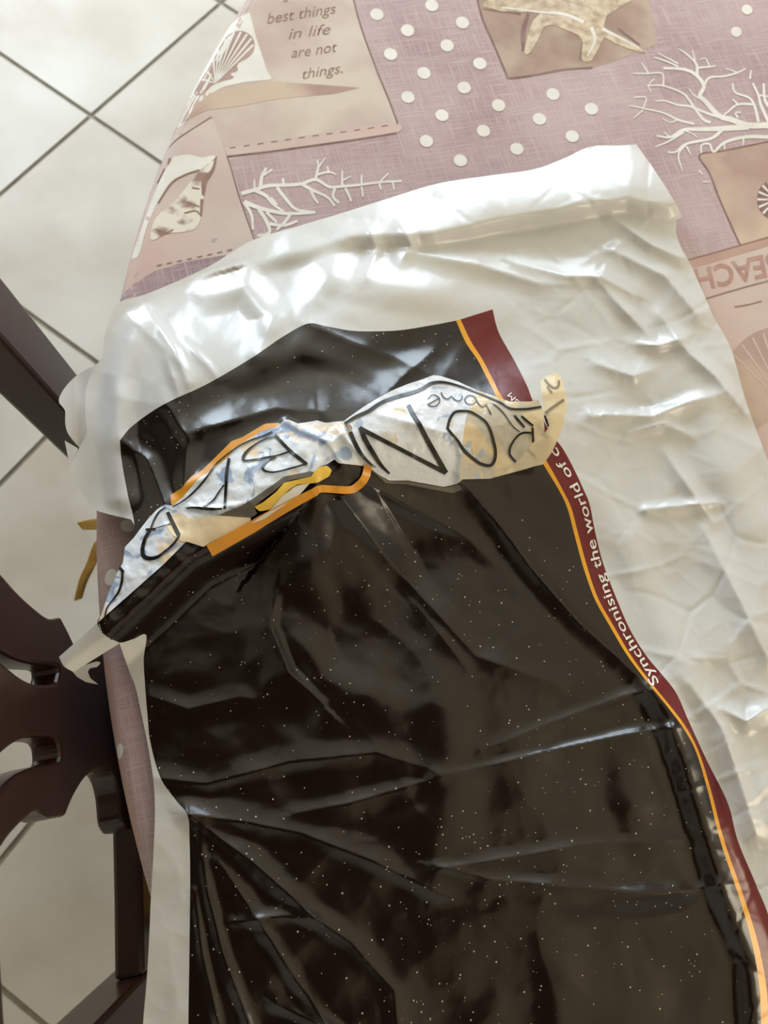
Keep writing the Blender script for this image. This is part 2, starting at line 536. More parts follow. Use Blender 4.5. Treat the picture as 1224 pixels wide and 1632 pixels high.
def cloth_strokes(name, strokes, mat, level=2, w=3, step=6):
    v, f = join2d([stroke2d(s, w, step) for s in strokes])
    V = on_cloth(v, LIFT * level)
    return mesh_obj(name, V, up_faces(V, f), MAT[mat], cloth_root)


def text2d(body, path, size, shear=0.0, offset=0.0, s0=0.0, width=None, rise=0.0):
    """outline text laid along a pixel path: x runs along it, y to its visual left"""
    cu = bpy.data.curves.new('txt', 'FONT'); cu.body = body; cu.size = 1.0; cu.shear = shear; cu.offset = offset
    cu.resolution_u = 3
    o = bpy.data.objects.new('txt', cu); COL.objects.link(o)
    dg = bpy.context.evaluated_depsgraph_get()
    me = o.evaluated_get(dg).to_mesh()
    v = np.array([tuple(a.co)[:2] for a in me.vertices]); f = [tuple(p.vertices) for p in me.polygons]
    o.evaluated_get(dg).to_mesh_clear()
    bpy.data.objects.remove(o); bpy.data.curves.remove(cu)
    path = crv(path, 4)
    s = np.concatenate([[0], np.cumsum(np.hypot(*np.diff(path, axis=0).T))])
    kx = size if width is None else width / (v[:, 0].max() - v[:, 0].min())
    q = s0 + (v[:, 0] - v[:, 0].min()) * kx
    yy = v[:, 1] * size + rise
    d = np.gradient(path, axis=0); d /= np.hypot(d[:, 0], d[:, 1])[:, None]
    x = np.interp(q, s, path[:, 0]); y = np.interp(q, s, path[:, 1])
    tx = np.interp(q, s, d[:, 0]); ty = np.interp(q, s, d[:, 1])
    return np.stack([x + ty * yy, y - tx * yy], 1), f


def cloth_text(name, *a, mat='ink', level=3, **k):
    v, f = text2d(*a, **k)
    V = on_cloth(v, LIFT * level)
    return mesh_obj(name, V, up_faces(V, f), MAT[mat], cloth_root)


# printed patches
cloth_poly('printed_letter_patch', [(556, -30), (566, 10), (576, 45), (600, 112), (620, 160), (634, 196), (642, 206), (632, 212), (500, 232), (362, 250), (352, 225), (337, 186), (300, 210), (255, 240), (200, 240), (330, -30)], 'cream')
cloth_poly('printed_ribbon_band', [(362, 250), (358, 236), (430, 226), (540, 208), (636, 194), (642, 207), (632, 212), (500, 232)], 'pinkcream', 2)
cloth_strokes('printed_stitching', [[(366 + 22 * k, 236.5 - 3.2 * k), (376 + 22 * k, 235 - 3.2 * k)] for k in range(12)], 'edge', 3, 1.6)
cloth_strokes('printed_patch_edge', [[(556, -30), (576, 45), (600, 112), (620, 160), (634, 198)], [(362, 250), (500, 232), (632, 212)]], 'edge', 3, 2.2)
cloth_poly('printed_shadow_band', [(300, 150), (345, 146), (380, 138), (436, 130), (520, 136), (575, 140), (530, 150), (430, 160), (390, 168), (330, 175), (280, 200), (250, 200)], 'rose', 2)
cloth_poly('printed_conch_patch', [(300, 210), (337, 186), (346, 206), (360, 246), (366, 262), (380, 312), (406, 384), (380, 420), (300, 440), (200, 480), (120, 480), (160, 300), (220, 240)], 'pinkcream')
cloth_strokes('printed_conch_patch_edge', [[(337, 186), (300, 210), (268, 231)], [(362, 250), (368, 268), (382, 316), (406, 384)]], 'edge', 3, 1.6)
cloth_poly('printed_ribbed_strip', [(200, 462), (246, 432), (300, 416), (360, 406), (400, 420), (380, 470), (280, 500), (200, 520), (120, 540), (130, 480)], 'ribbed', 2)
cloth_strokes('printed_strip_stitching', [[(250 + 16 * k, 424 - 3.5 * k), (258 + 16 * k, 422 - 3.5 * k)] for k in range(8)], 'ink', 3, 2)
# scallop shell on a white card
cloth_poly('printed_shell_card', [(398, 20), (408, 60), (420, 95), (425, 112), (434, 127), (390, 131), (356, 138), (330, 152), (316, 164), (290, 200), (240, 200), (300, 60)], 'pwhite', 2)
cloth_poly('printed_scallop', [(350, 74), (362, 57), (376, 51), (390, 51), (402, 60), (406, 72), (402, 86), (390, 96), (378, 103), (379, 113), (366, 118), (374, 124), (352, 130), (338, 136), (328, 146), (316, 152), (308, 146), (318, 128), (334, 105)], 'shell', 3, 6, True)
ribs = []
for k, (ex, ey) in enumerate([(322, 126), (330, 113), (340, 94), (348, 78), (360, 62), (372, 54), (384, 52), (394, 55), (401, 62), (404, 72)]):
    ribs.append([(343, 133, 1.2), ((343 + ex) / 2, (133 + ey) / 2, 2.4), (ex, ey, 3.6)])
cloth_strokes('printed_scallop_ribs', ribs, 'pwhite', 4, 3)
# conch shell
cloth_poly('printed_conch_lip', [(276, 250), (300, 247), (322, 252), (336, 249), (346, 250), (334, 262), (318, 272), (296, 278), (274, 289), (254, 318), (236, 356), (222, 404), (214, 410), (206, 404), (222, 366), (242, 316), (256, 284)], 'pwhite', 2, 6, True)
cloth_poly('printed_conch_body', [(346, 250), (340, 272), (328, 292), (325, 312), (322, 340), (313, 362), (296, 369), (266, 373), (244, 384), (240, 376), (246, 352), (262, 334), (280, 320), (296, 300), (318, 274), (332, 262)], 'conch', 3, 6, True)
cloth_strokes('printed_conch_lines', [[(345, 250, 2), (339, 272, 5), (326, 290, 8), (324, 312, 4)], [(322, 318, 5), (320, 345, 3)], [(318, 272), (296, 279), (274, 292), (252, 324)], [(271, 252, 5), (268, 262, 3)], [(262, 268), (250, 290)], [(306, 300), (318, 302)], [(298, 322), (318, 330)], [(294, 340), (312, 336), (318, 342)], [(248, 366), (264, 372), (276, 366)]], 'ink', 4, 2.5)
# letter text
cloth_text('printed_text', 'best things', [(426, 38), (544, 20)], 24, shear=0.35, offset=-0.006, width=112)
cloth_text('printed_text', 'in life', [(460, 62), (530, 54)], 24, shear=0.35, offset=-0.006, width=68)
cloth_text('printed_text', 'are not', [(465, 92), (542, 82)], 24, shear=0.35, offset=-0.006, width=74)
cloth_text('printed_text', 'things.', [(483, 126), (550, 116)], 24, shear=0.35, offset=-0.006, width=64)
cloth_text('printed_text', 'g', [(452, 0), (470, -2)], 20, shear=0.35, width=10)
# starfish card
cloth_poly('printed_starfish_card', [(752, -30), (769, 29), (787, 71), (805, 115), (811, 125), (845, 121), (897, 111), (944, 108), (975, 99), (1048, 70), (1028, -30)], 'brown')
cloth_strokes('printed_starfish_edge', [[(756, -20), (769, 29), (787, 71), (806, 117), (811, 125), (845, 121), (897, 111), (944, 108)]], 'edge', 2, 3)
for sh in ([(842, 22, 5), (834, 50, 8), (834, 82, 5)], [(930, 60, 3), (925, 96, 5)], [(985, 45, 4), (1020, 72, 3)], [(770, 14, 2), (830, 22, 5)]):
    cloth_strokes('printed_starfish_shadow', [sh], 'edge', 2, 5)
cloth_poly('printed_starfish', [(770, 10), (772, 2), (800, -6), (900, -30), (1014, -20), (1008, 0), (985, 14), (966, 26), (962, 44), (985, 55), (1012, 70), (1031, 82), (1026, 85), (1000, 77), (975, 66), (963, 58), (954, 78), (942, 98), (932, 100), (926, 94), (928, 68), (924, 58), (905, 50), (880, 40), (866, 44), (858, 62), (846, 84), (838, 88), (835, 82), (842, 55), (848, 34), (862, 22), (840, 20), (800, 18), (780, 13)], 'star', 3, 6)
cloth_strokes('printed_starfish_ridge', [[(942, 44, 6), (948, 64, 4), (936, 90, 2)], [(960, 46, 5), (1000, 66, 3), (1024, 81, 1.5)], [(930, 36, 6), (900, 24, 5), (860, 20, 3), (800, 12, 2)]], 'pwhite', 4, 3)
# dots
dots = [(75, 42), (236, 18), (165, 90), (326, 67), (115, 160), (281, 134), (377, 188), (213, 214), (166, 286), (331, 258), (432, 310), (266, 340), (388, 384), (220, 416), (320, 472), (592, 276), (552, 350), (705, 320), (648, 402), (486, 437), (1161, 30), (1130, 94)]
dl = [(560 + x / 1.843, y / 1.843, 11 if x < 900 else 9, 9.5 if x < 900 else 8) for x, y in dots]
dl += [(204, 838, 12, 10), (177, 920, 10, 14), (187, 1198, 8, 14)]
for (x, y, rx, ry) in dl:
    a = np.linspace(0, 2 * math.pi, 18, endpoint=False)
    tilt = 0.35
    pts = [(x + rx * math.cos(t) * math.cos(tilt) - ry * math.sin(t) * math.sin(tilt), y + rx * math.cos(t) * math.sin(tilt) + ry * math.sin(t) * math.cos(tilt)) for t in a]
    cloth_poly('printed_dot', pts, 'pwhite', 3, 4)
# band of pink on the hanging edge near the chair
cloth_poly('printed_pink_strip', [(158, 1050), (172, 1048), (180, 1110), (190, 1190), (204, 1270), (222, 1345), (214, 1350), (180, 1300), (150, 1260), (120, 1200), (120, 1060)], 'pink', 1)


def coral(name, ox, oy, k, strokes):
    out = []
    for w0, w1, *pts in strokes:
        n = len(pts)
        out.append([(ox + x / k, oy + y / k, 0.8 * (w0 + (w1 - w0) * i / (n - 1))) for i, (x, y) in enumerate(pts)])
    return cloth_strokes(name, out, 'pwhite', 3, 4, 4)


coral('printed_coral', 960, 40, 4.636, [
    (13, 5, (1420, 760), (1224, 745), (1080, 745), (950, 700), (860, 670), (760, 560), (720, 520), (750, 450), (690, 370), (600, 330), (450, 320)),
    (6, 2.5, (950, 700), (800, 660), (650, 600), (560, 590), (460, 560), (390, 565)), (6, 3, (800, 720), (740, 690), (640, 550), (590, 500), (450, 450), (330, 450)),
    (12, 3, (1080, 755), (900, 765), (740, 770), (600, 775), (500, 830), (400, 820)), (7, 3, (880, 780), (800, 840), (620, 880), (540, 940), (480, 940)), (5, 2.5, (600, 790), (490, 860), (390, 900)),
    (5, 2, (680, 730), (560, 700), (450, 650), (300, 620), (200, 600)), (3, 2, (300, 630), (230, 690)), (3, 2, (300, 620), (320, 540), (230, 540)), (4, 2, (450, 450), (440, 360), (330, 360), (220, 360)),
    (6, 2, (700, 370), (690, 290), (620, 220), (560, 180)), (3, 2, (690, 290), (660, 190)), (4, 2, (700, 320), (800, 310), (840, 300)), (3, 2, (790, 310), (760, 250), (720, 260)), (4, 2.4, (560, 310), (470, 270), (380, 240)), (3.5, 2, (560, 290), (410, 210)),
    (5, 3, (750, 450), (790, 390), (900, 380), (1000, 350), (1060, 320)), (3, 2, (1000, 350), (910, 320)), (4, 3, (1090, 400), (1100, 330)), (6, 3, (1150, 720), (1120, 600), (1080, 540), (980, 500), (960, 430)), (5, 3, (1110, 590), (1000, 590), (930, 640), (880, 680)),
    (7, 4, (1224, 720), (1170, 600), (1150, 520), (1110, 430)), (4, 3, (1150, 520), (1224, 530)), (8, 4, (1260, 640), (1200, 560), (1190, 430)), (8, 3, (1340, 830), (1224, 830), (1050, 830), (900, 870), (820, 940), (790, 880), (730, 890), (730, 950)), (4, 2, (1040, 840), (1040, 890)), (4, 2, (900, 870), (900, 920)),
    (5, 2, (620, 880), (560, 960), (590, 1080)), (4, 2, (620, 900), (650, 960)), (4, 2, (760, 560), (680, 520), (640, 470)), (3, 2, (560, 700), (500, 720), (440, 690)), (3, 2, (340, 360), (290, 280)), (3, 2, (380, 400), (340, 450), (360, 500)), (4, 3, (1000, 590), (960, 550)), (4, 3, (1000, 690), (980, 650), (1020, 650)),
    (3, 2, (600, 780), (660, 800), (700, 830)), (3, 2, (500, 830), (450, 790)), (4, 2, (710, 1080), (740, 1110)), (3, 2, (740, 1160), (800, 1165))])
coral('printed_coral', 370, 220, 4.22, [
    (8, 4, (60, 375), (150, 350), (250, 320), (450, 310), (560, 280), (650, 330), (720, 330), (850, 320), (1000, 300), (1140, 290)), (8, 5, (190, 340), (200, 260), (230, 200)), (5, 4, (210, 250), (270, 210)), (5, 3, (150, 350), (150, 280)),
    (6, 3, (560, 280), (580, 190), (570, 150)), (4, 2, (580, 200), (630, 130)), (5, 3, (560, 250), (650, 230), (700, 250)), (4, 3, (650, 240), (640, 190)), (5, 3, (740, 320), (740, 220)), (4, 2, (740, 290), (800, 260)), (4, 3, (870, 310), (870, 250)), (4, 3, (990, 300), (1050, 240)),
    (7, 4, (470, 310), (540, 350), (640, 400), (690, 460)), (6, 4, (530, 350), (550, 400), (580, 440)), (6, 5, (690, 340), (680, 400), (720, 440)), (5, 4, (760, 340), (790, 400), (800, 430)), (4, 3, (870, 330), (880, 400)), (5, 3, (990, 310), (1000, 350)), (4, 3, (1080, 300), (1090, 350)),
    (9, 6, (80, 430), (180, 470), (300, 500), (400, 510), (560, 500)), (8, 5, (150, 350), (230, 390), (270, 440), (350, 500)), (7, 5, (300, 330), (370, 420), (430, 480), (540, 500)), (7, 4, (80, 430), (130, 520), (140, 620)), (8, 6, (180, 480), (230, 560), (250, 640), (170, 660)),
    (7, 5, (250, 580), (350, 590), (440, 560)), (6, 5, (230, 500), (300, 570)), (6, 4, (340, 270), (350, 320)), (6, 5, (300, 450), (260, 400)), (7, 5, (400, 500), (360, 560), (300, 620))])
# cards on the right
cloth_poly('printed_shell_square', [(1114, 248), (1150, 241), (1224, 226), (1330, 204), (1420, 340), (1300, 358), (1180, 391), (1163, 354), (1146, 316), (1130, 276)], 'rose')
cloth_strokes('printed_square_edge', [[(1330, 204), (1224, 226), (1150, 241), (1114, 248), (1130, 276), (1146, 316), (1163, 354), (1180, 391)]], 'edge', 2, 2.5)
a = np.linspace(0, 2 * math.pi, 24, endpoint=False)
cloth_poly('printed_round_shell', [(1236 + 30 * math.cos(t), 318 + 34 * math.sin(t)) for t in a], 'edge', 2, 8)
cloth_strokes('printed_round_shell_ribs', [[(1236 + 10 * math.cos(t), 318 + 12 * math.sin(t), 2), (1236 + 29 * math.cos(t), 318 + 32 * math.sin(t), 4)] for t in np.linspace(0, 2 * math.pi, 16, endpoint=False)], 'pwhite', 3, 3)
cloth_poly('printed_beach_card', [(1090, 420), (1180, 392), (1300, 358), (1420, 330), (1560, 700), (1400, 900), (1250, 820), (1150, 600)], 'pinkcream')
cloth_poly('printed_beach_border', [(1092, 416), (1180, 391), (1300, 358), (1420, 328), (1424, 338), (1300, 372), (1180, 405), (1096, 430)], 'pink', 2)
cloth_strokes('printed_beach_line', [[(1092, 416), (1180, 391), (1300, 358)], [(1120, 478), (1180, 460), (1224, 448), (1300, 428)], [(1170, 490), (1192, 486), (1214, 480)]], 'ink', 3, 2)
cloth_text('printed_text', 'BEACH', [(1240, 402), (1100, 432)], 50, offset=0.02, width=138, mat='pinkink', level=3)
sc = []
for k in range(16):
    t = math.radians(100 + 10 * k)
    sc.append([(1250, 640, 1.5), (1250 + 55 * math.cos(t), 640 - 60 * math.sin(abs(t)), 2), (1250 + 95 * math.cos(t), 640 - 110 * math.sin(abs(t)), 3)])
cloth_poly('printed_fan_shell', [(1250, 650), (1190, 690), (1160, 640), (1165, 570), (1195, 535), (1240, 520), (1290, 530), (1330, 600), (1320, 680)], 'rose', 2, 8, True)
cloth_strokes('printed_fan_ribs', [[(1255, 650, 1.5), (1165 + 17 * k, 575 - 48 * math.sin(math.pi * (k + 1) / 11), 3)] for k in range(10)], 'pinkcream', 3, 2)

# the print goes on beyond the photograph
cloth_poly('printed_card', [(640, -330), (900, -390), (960, -160), (704, -105)], 'cream')
cloth_poly('printed_card', [(1120, -270), (1400, -340), (1500, -80), (1196, -20)], 'rose')
cloth_poly('printed_card', [(1480, 60), (1760, -20), (1860, 240), (1560, 320)], 'pinkcream')
cloth_poly('printed_card', [(1700, 620), (2000, 540), (2120, 860), (1800, 950)], 'brown')
for i in range(5):
    for j in range(4):
        x, y = 1330 + i * 62 + j * 22, 40 + j * 58 - i * 16
        if (i + j) % 2 == 0 and x > 1330:
            cloth_poly('printed_dot', [(x + 10 * math.cos(t), y + 9 * math.sin(t)) for t in np.linspace(0, 2 * math.pi, 16, endpoint=False)], 'pwhite', 3, 4)

# ------------------------------------------------------------------ chair
ZR = 0.62
pd = FWD * F_PX + RGT * (585 - 612) + UPV * (816 - 1184); pd /= np.linalg.norm(pd)
A0 = P(208, 1310, ZR)[0]; B0 = P(229, 1555, ZR)[0]
RD = (B0 - A0) / np.linalg.norm(B0 - A0)          # along the back, from the far post to the near one
BN = np.cross(RD, pd); BN /= np.linalg.norm(BN)   # towards the table
PU = -pd                                          # up along the back
if BN[0] < 0: BN = -BN


def on_back(px, py):
    d = FWD * F_PX + RGT * (px - 612) + UPV * (816 - py)
    k = BN @ (A0 - CAM) / (BN @ d)
    q = CAM + d * k - A0
    # plane coordinates (s along RD, t up)
    t = q @ (PU - RD * (PU @ RD)) / (1 - (PU @ RD) ** 2)
    return np.array([q @ RD - t * (PU @ RD), t])


def bk(s, t, d=0.0):
    return A0 + RD * s + PU * t - BN * d


chair = empty('dining_chair', 'dark brown wooden chair with pierced curved back splat, pushed up to the table', 'chair')


def beam(name, pts, mat, parent, bev=0.004):
    """pts: list of 4-corner rings"""
    vs, fs = [], []
    for r in pts: vs.extend(r)
    for i in range(len(pts) - 1):
        for k in range(4):
            fs.append((4 * i + k, 4 * i + (k + 1) % 4, 4 * i + 4 + (k + 1) % 4, 4 * i + 4 + k))
    fs.append((3, 2, 1, 0)); n = 4 * (len(pts) - 1); fs.append((n, n + 1, n + 2, n + 3))
    o = mesh_obj(name, vs, fs, mat, parent, False)
    bm = bmesh.new(); bm.from_mesh(o.data); bmesh.ops.recalc_face_normals(bm, faces=bm.faces); bm.to_mesh(o.data); bm.free()
    return bevel(o, bev)


sF0, sF1 = on_back(60, 514)[0], on_back(48, 588)[0]      # outer and inner edge of the far post
sN0 = on_back(180, 1606)[0]; sN1 = sN0 + (sF1 - sF0)
tTop = 0.31
tFl = lambda s: (ZR / PU[2])
DEP = 0.042


def post(name, s0, s1):
    rings = []
    for t in (tTop, 0.0, -(ZR - 0.44) / PU[2]):
        rings.append([bk(s0, t), bk(s1, t), bk(s1, t, DEP), bk(s0, t, DEP)])
    # rear leg below the seat splays back to the floor
    lo = []
    zf = -ZR / PU[2]
    for p in rings[-1]:
        q = p.copy(); dz = q[2]
        q = q - np.array([0, 0, 1]) * dz - BN * np.array([1, 1, 0]) * 0.05
        lo.append(q)
    rings.append(lo)
    return beam(name, rings, MAT['wood'], chair)


post('back_post', sF0, sF1)
post('back_post', sN0, sN1)


def back_plate(name, outer, holes, thick, depth, bev=0.003):
    cu = bpy.data.curves.new(name, 'CURVE'); cu.dimensions = '2D'; cu.fill_mode = 'BOTH'
    cu.extrude = thick / 2; cu.bevel_depth = bev; cu.bevel_resolution = 1; cu.offset = -bev
    for pts in [outer] + holes:
        sp = cu.splines.new('POLY'); sp.points.add(len(pts) - 1); sp.use_cyclic_u = True
        for p, q in zip(sp.points, pts): p.co = (q[0], q[1], 0, 1)
    o = bpy.data.objects.new('tmp', cu); COL.objects.link(o)
    dg = bpy.context.evaluated_depsgraph_get()
    me = o.evaluated_get(dg).to_mesh()
    v = [tuple(a.co) for a in me.vertices]; f = [tuple(p.vertices) for p in me.polygons]
    o.evaluated_get(dg).to_mesh_clear(); bpy.data.objects.remove(o)
    return mesh_obj(name, [bk(a, b, depth + thick / 2 - c) for a, b, c in v], f, MAT['wood'], chair, False)


def pts_back(px, closed=True, step=7):
    p = crv(px, step)
    return [tuple(on_back(a, b)) for a, b in p]


upper = pts_back([(-100, 800), (-50, 858), (0, 908), (30, 942), (60, 970), (82, 985), (100, 983)]) + \
    pts_back([(101, 985), (112, 1006), (124, 1030), (140, 1042), (160, 1040), (178, 1010)])
lower = pts_back([(205, 1322), (197, 1306), (192, 1262), (182, 1232), (165, 1224), (150, 1230), (136, 1243), (120, 1270), (109, 1297)]) + \
    pts_back([(107, 1300), (88, 1302), (64, 1292), (45, 1304), (20, 1330), (0, 1358), (-50, 1418), (-100, 1490)])
base = [tuple(on_back(200, 1002)), tuple(on_back(222, 1322))]
h1 = pts_back([(-66, 1004), (-40, 1010), (0, 1034), (30, 1050), (60, 1058), (94, 1062), (96, 1078), (90, 1088), (60, 1089), (35, 1078), (0, 1050), (-40, 1026), (-64, 1010)])
h2 = pts_back([(-66, 1318), (-40, 1250), (0, 1206), (30, 1182), (56, 1174), (92, 1177), (100, 1196), (96, 1214), (66, 1219), (30, 1234), (0, 1264), (-40, 1308), (-62, 1324)])
back_plate('back_splat', upper + base + lower, [h1, h2], 0.017, 0.004)
rings = []
for k in range(9):
    s = sF1 + (sN0 - sF1) * k / 8
    bow = -0.012 * math.sin(math.pi * k / 8)
    q = -0.13 * max(0.0, 1 - k / 4.0) ** 0.6
    rings.append([bk(s, q, bow), bk(s, q - 0.05, bow), bk(s, q - 0.05, 0.026 + bow), bk(s, q, 0.026 + bow)])
beam('back_rail', rings, MAT['wood'], chair)
rings = []
for k in range(11):
    s = sF0 - .01 + (sN1 - sF0 + .02) * k / 10
    hgt = 0.03 * math.sin(math.pi * k / 10)
    rings.append([bk(s, tTop + .05 + hgt, -.004), bk(s, tTop - .05 + hgt * .4, -.004), bk(s, tTop - .05 + hgt * .4, .04), bk(s, tTop + .05 + hgt, .04)])
beam('crest_rail', rings, MAT['wood'], chair)
# seat and front legs (under the table)
HN = BN * np.array([1, 1, 0]); HN /= np.linalg.norm(HN)
zs = 0.445
sb = bk(0, -(ZR - zs) / PU[2])
c0 = sb + RD * (sF1 - .0); c1 = sb + RD * (sN0)
ring_b = [c0 + HN * .004, c1 + HN * .004, c1 + HN * .40 + RD * .03, c0 + HN * .40 - RD * .03]
vs = [p * np.array([1, 1, 0]) + np.array([0, 0, zz]) for zz in (zs - .045, zs) for p in ring_b]
o = mesh_obj('seat', vs, [(3, 2, 1, 0), (4, 5, 6, 7), (0, 1, 5, 4), (1, 2, 6, 5), (2, 3, 7, 6), (3, 0, 4, 7)], MAT['wood'], chair, False)
bevel(o, .006)
for p in (ring_b[2] - RD * .04 - HN * .04, ring_b[3] + RD * .04 - HN * .04):
    lathe('leg', [(.016, 0), (.019, .1), (.024, .3), (.024, zs - .045)], p[0], p[1], MAT['wood'], chair, 14)

# seat cushion with ochre ties
cush = empty('seat_cushion', 'ochre seat cushion with ribbon ties hanging beside the tablecloth edge', 'cushion')
ctr = (ring_b[0] + ring_b[1] + ring_b[2] + ring_b[3]) / 4
vs, fs, nn = [], [], 14
for i in range(nn + 1):
    for j in range(nn + 1):
        a, b = i / nn, j / nn
        p = (ring_b[0] * (1 - a) + ring_b[1] * a) * (1 - b) + (ring_b[3] * (1 - a) + ring_b[2] * a) * b
        p = ctr + (p - ctr) * .93
        hh = 0.034 * (1 - abs(2 * a - 1) ** 4) * (1 - abs(2 * b - 1) ** 4)
        vs.append((p[0], p[1], zs + .003 + hh))
for i in range(nn):
    for j in range(nn):
        q = i * (nn + 1) + j
        fs.append((q, q + nn + 1, q + nn + 2, q + 1))
o = mesh_obj('pad', vs, up_faces(vs, fs), MAT['ochre'], cush)
sm = o.modifiers.new('solid', 'SOLIDIFY'); sm.thickness = 0.003; sm.offset = 1


def ribbon(name, pts, w):
    """pts (px, py, z): flat fabric ribbon"""
    p = np.array(pts, float)
    c = P(p[:, 0], p[:, 1], p[:, 2])
    cc = crv(c.tolist(), 0.006)
    d = np.gradient(cc, axis=0); d /= np.linalg.norm(d, axis=1)[:, None]
    side = np.cross(d, np.array([0, 0, 1.0])); side /= np.linalg.norm(side, axis=1)[:, None] + 1e-9
    tw = np.linspace(0, 1.2, len(cc))[:, None]
    up = np.cross(side, d)
    sd = side * np.cos(tw) + up * np.sin(tw)
    v = np.vstack([cc + sd * w / 2, cc - sd * w / 2]); n = len(cc)
    o = mesh_obj(name, v, [(k, k + 1, n + k + 1, n + k) for k in range(n - 1)], MAT['ochre'], cush)
    s = o.modifiers.new('solid', 'SOLIDIFY'); s.thickness = 0.0015
    return o


ribbon('tie', [(230, 870, .49), (200, 845, .55), (165, 836, .575), (127, 839, .57)], 0.013)
ribbon('tie', [(232, 872, .49), (195, 850, .55), (160, 865, .56), (146, 898, .55), (133, 926, .53), (125, 956, .51)], 0.010)

# ------------------------------------------------------------------ mailing bag: height of the film above the cloth, in photo coordinates


def seg_field(x, y, pts):
    """distance, side and interpolated third value for the nearest point of a polyline"""
    best = np.full(x.shape, 1e9); side = np.zeros(x.shape); val = np.zeros(x.shape)
    pts = np.array(pts, float)
    for (ax, ay, av), (bx, by, bv) in zip(pts[:-1], pts[1:]):
        vx, vy = bx - ax, by - ay
        t = np.clip(((x - ax) * vx + (y - ay) * vy) / (vx * vx + vy * vy + 1e-9), 0, 1)
        d = np.hypot(x - ax - t * vx, y - ay - t * vy)
        m = d < best
        best = np.where(m, d, best)
        side = np.where(m, vx * (y - ay) - vy * (x - ax), side)
        val = np.where(m, av + (bv - av) * t, val)
    return best, side, val


def ridge(x, y, pts, wl, wr, prof='sharp'):
    """wl: reach to the visual left of the travel direction, wr: to the right; third value of pts = height"""
    a = np.array(pts, float); W = max(wl, wr)
    m = (x > a[:, 0].min() - W) & (x < a[:, 0].max() + W) & (y > a[:, 1].min() - W) & (y < a[:, 1].max() + W)
    out = np.zeros(x.shape)
    if not m.any(): return out
    d, s, v = seg_field(x[m], y[m], pts)
    w = np.where(s < 0, wl, wr)
    p = np.clip(1 - d / w, 0, 1)
    if prof == 'sharp': q = p ** 1.7
    elif prof == 'soft': q = p * p * (3 - 2 * p)
    elif prof == 'round': q = np.sqrt(np.clip(1 - (1 - p) ** 2, 0, 1))
    else: q = p
    out[m] = v * q
    return out


_vr = np.random.default_rng(11)


def voro(x, y, cell, seed, warp=0.0):
    """piecewise cones: crumple facets, 0..1"""
    r = np.random.default_rng(seed)
    K = 64
    ox, oy = r.random((K, K)), r.random((K, K)); hv = r.random((K, K))
    xx = x + warp * np.sin(y / 47.0 + seed) + warp * .6 * np.sin(x / 31.0 + 2 * seed)
    yy = y + warp * np.sin(x / 53.0 + 1.3 * seed)
    gx, gy = xx / cell, yy / cell
    ix, iy = np.floor(gx).astype(int), np.floor(gy).astype(int)
    best = np.full(x.shape, 9.0)
    for i in (-1, 0, 1):
        for j in (-1, 0, 1):
            a, b = (ix + i) % K, (iy + j) % K
            d = np.hypot(ix + i + ox[a, b] - gx, iy + j + oy[a, b] - gy) + 0.5 * hv[a, b]
            best = np.minimum(best, d)
    return np.clip(best, 0, 1.3) / 1.3


def edges(x, y, cell, seed, warp, width):
    """sharp fold lines along the borders of irregular cells, 0..1"""
    r = np.random.default_rng(seed)
    K = 64
    ox, oy = r.random((K, K)), r.random((K, K))
    xx = x + warp * np.sin(y / 61.0 + seed); yy = y + warp * np.sin(x / 57.0 + 1.3 * seed)
    gx, gy = xx / cell, yy / cell
    ix, iy = np.floor(gx).astype(int), np.floor(gy).astype(int)
    f1 = np.full(x.shape, 9.0); f2 = np.full(x.shape, 9.0); idn = np.zeros(x.shape)
    for i in (-1, 0, 1):
        for j in (-1, 0, 1):
            a, b = (ix + i) % K, (iy + j) % K
            d = np.hypot(ix + i + ox[a, b] - gx, iy + j + oy[a, b] - gy)
            m = d < f1
            f2 = np.where(m, f1, np.minimum(f2, d)); f1 = np.where(m, d, f1)
    fade = 0.5 + 0.5 * smooth_noise(x, y, cell * 0.9, seed + 1)
    return np.clip(1 - (f2 - f1) / width, 0, 1) ** 1.5 * fade


def smooth_noise(x, y, cell, seed):
    r = np.random.default_rng(seed); K = 64
    v = r.random((K, K)) * 2 - 1
    gx, gy = x / cell, y / cell
    ix, iy = np.floor(gx).astype(int), np.floor(gy).astype(int)
    fx, fy = gx - ix, gy - iy
    fx, fy = fx * fx * (3 - 2 * fx), fy * fy * (3 - 2 * fy)
    g = lambda i, j: v[(ix + i) % K, (iy + j) % K]
    return (g(0, 0) * (1 - fx) + g(1, 0) * fx) * (1 - fy) + (g(0, 1) * (1 - fx) + g(1, 1) * fx) * fy


def sstep(v, a, b):
    t = np.clip((v - a) / (b - a), 0, 1)
    return t * t * (3 - 2 * t)


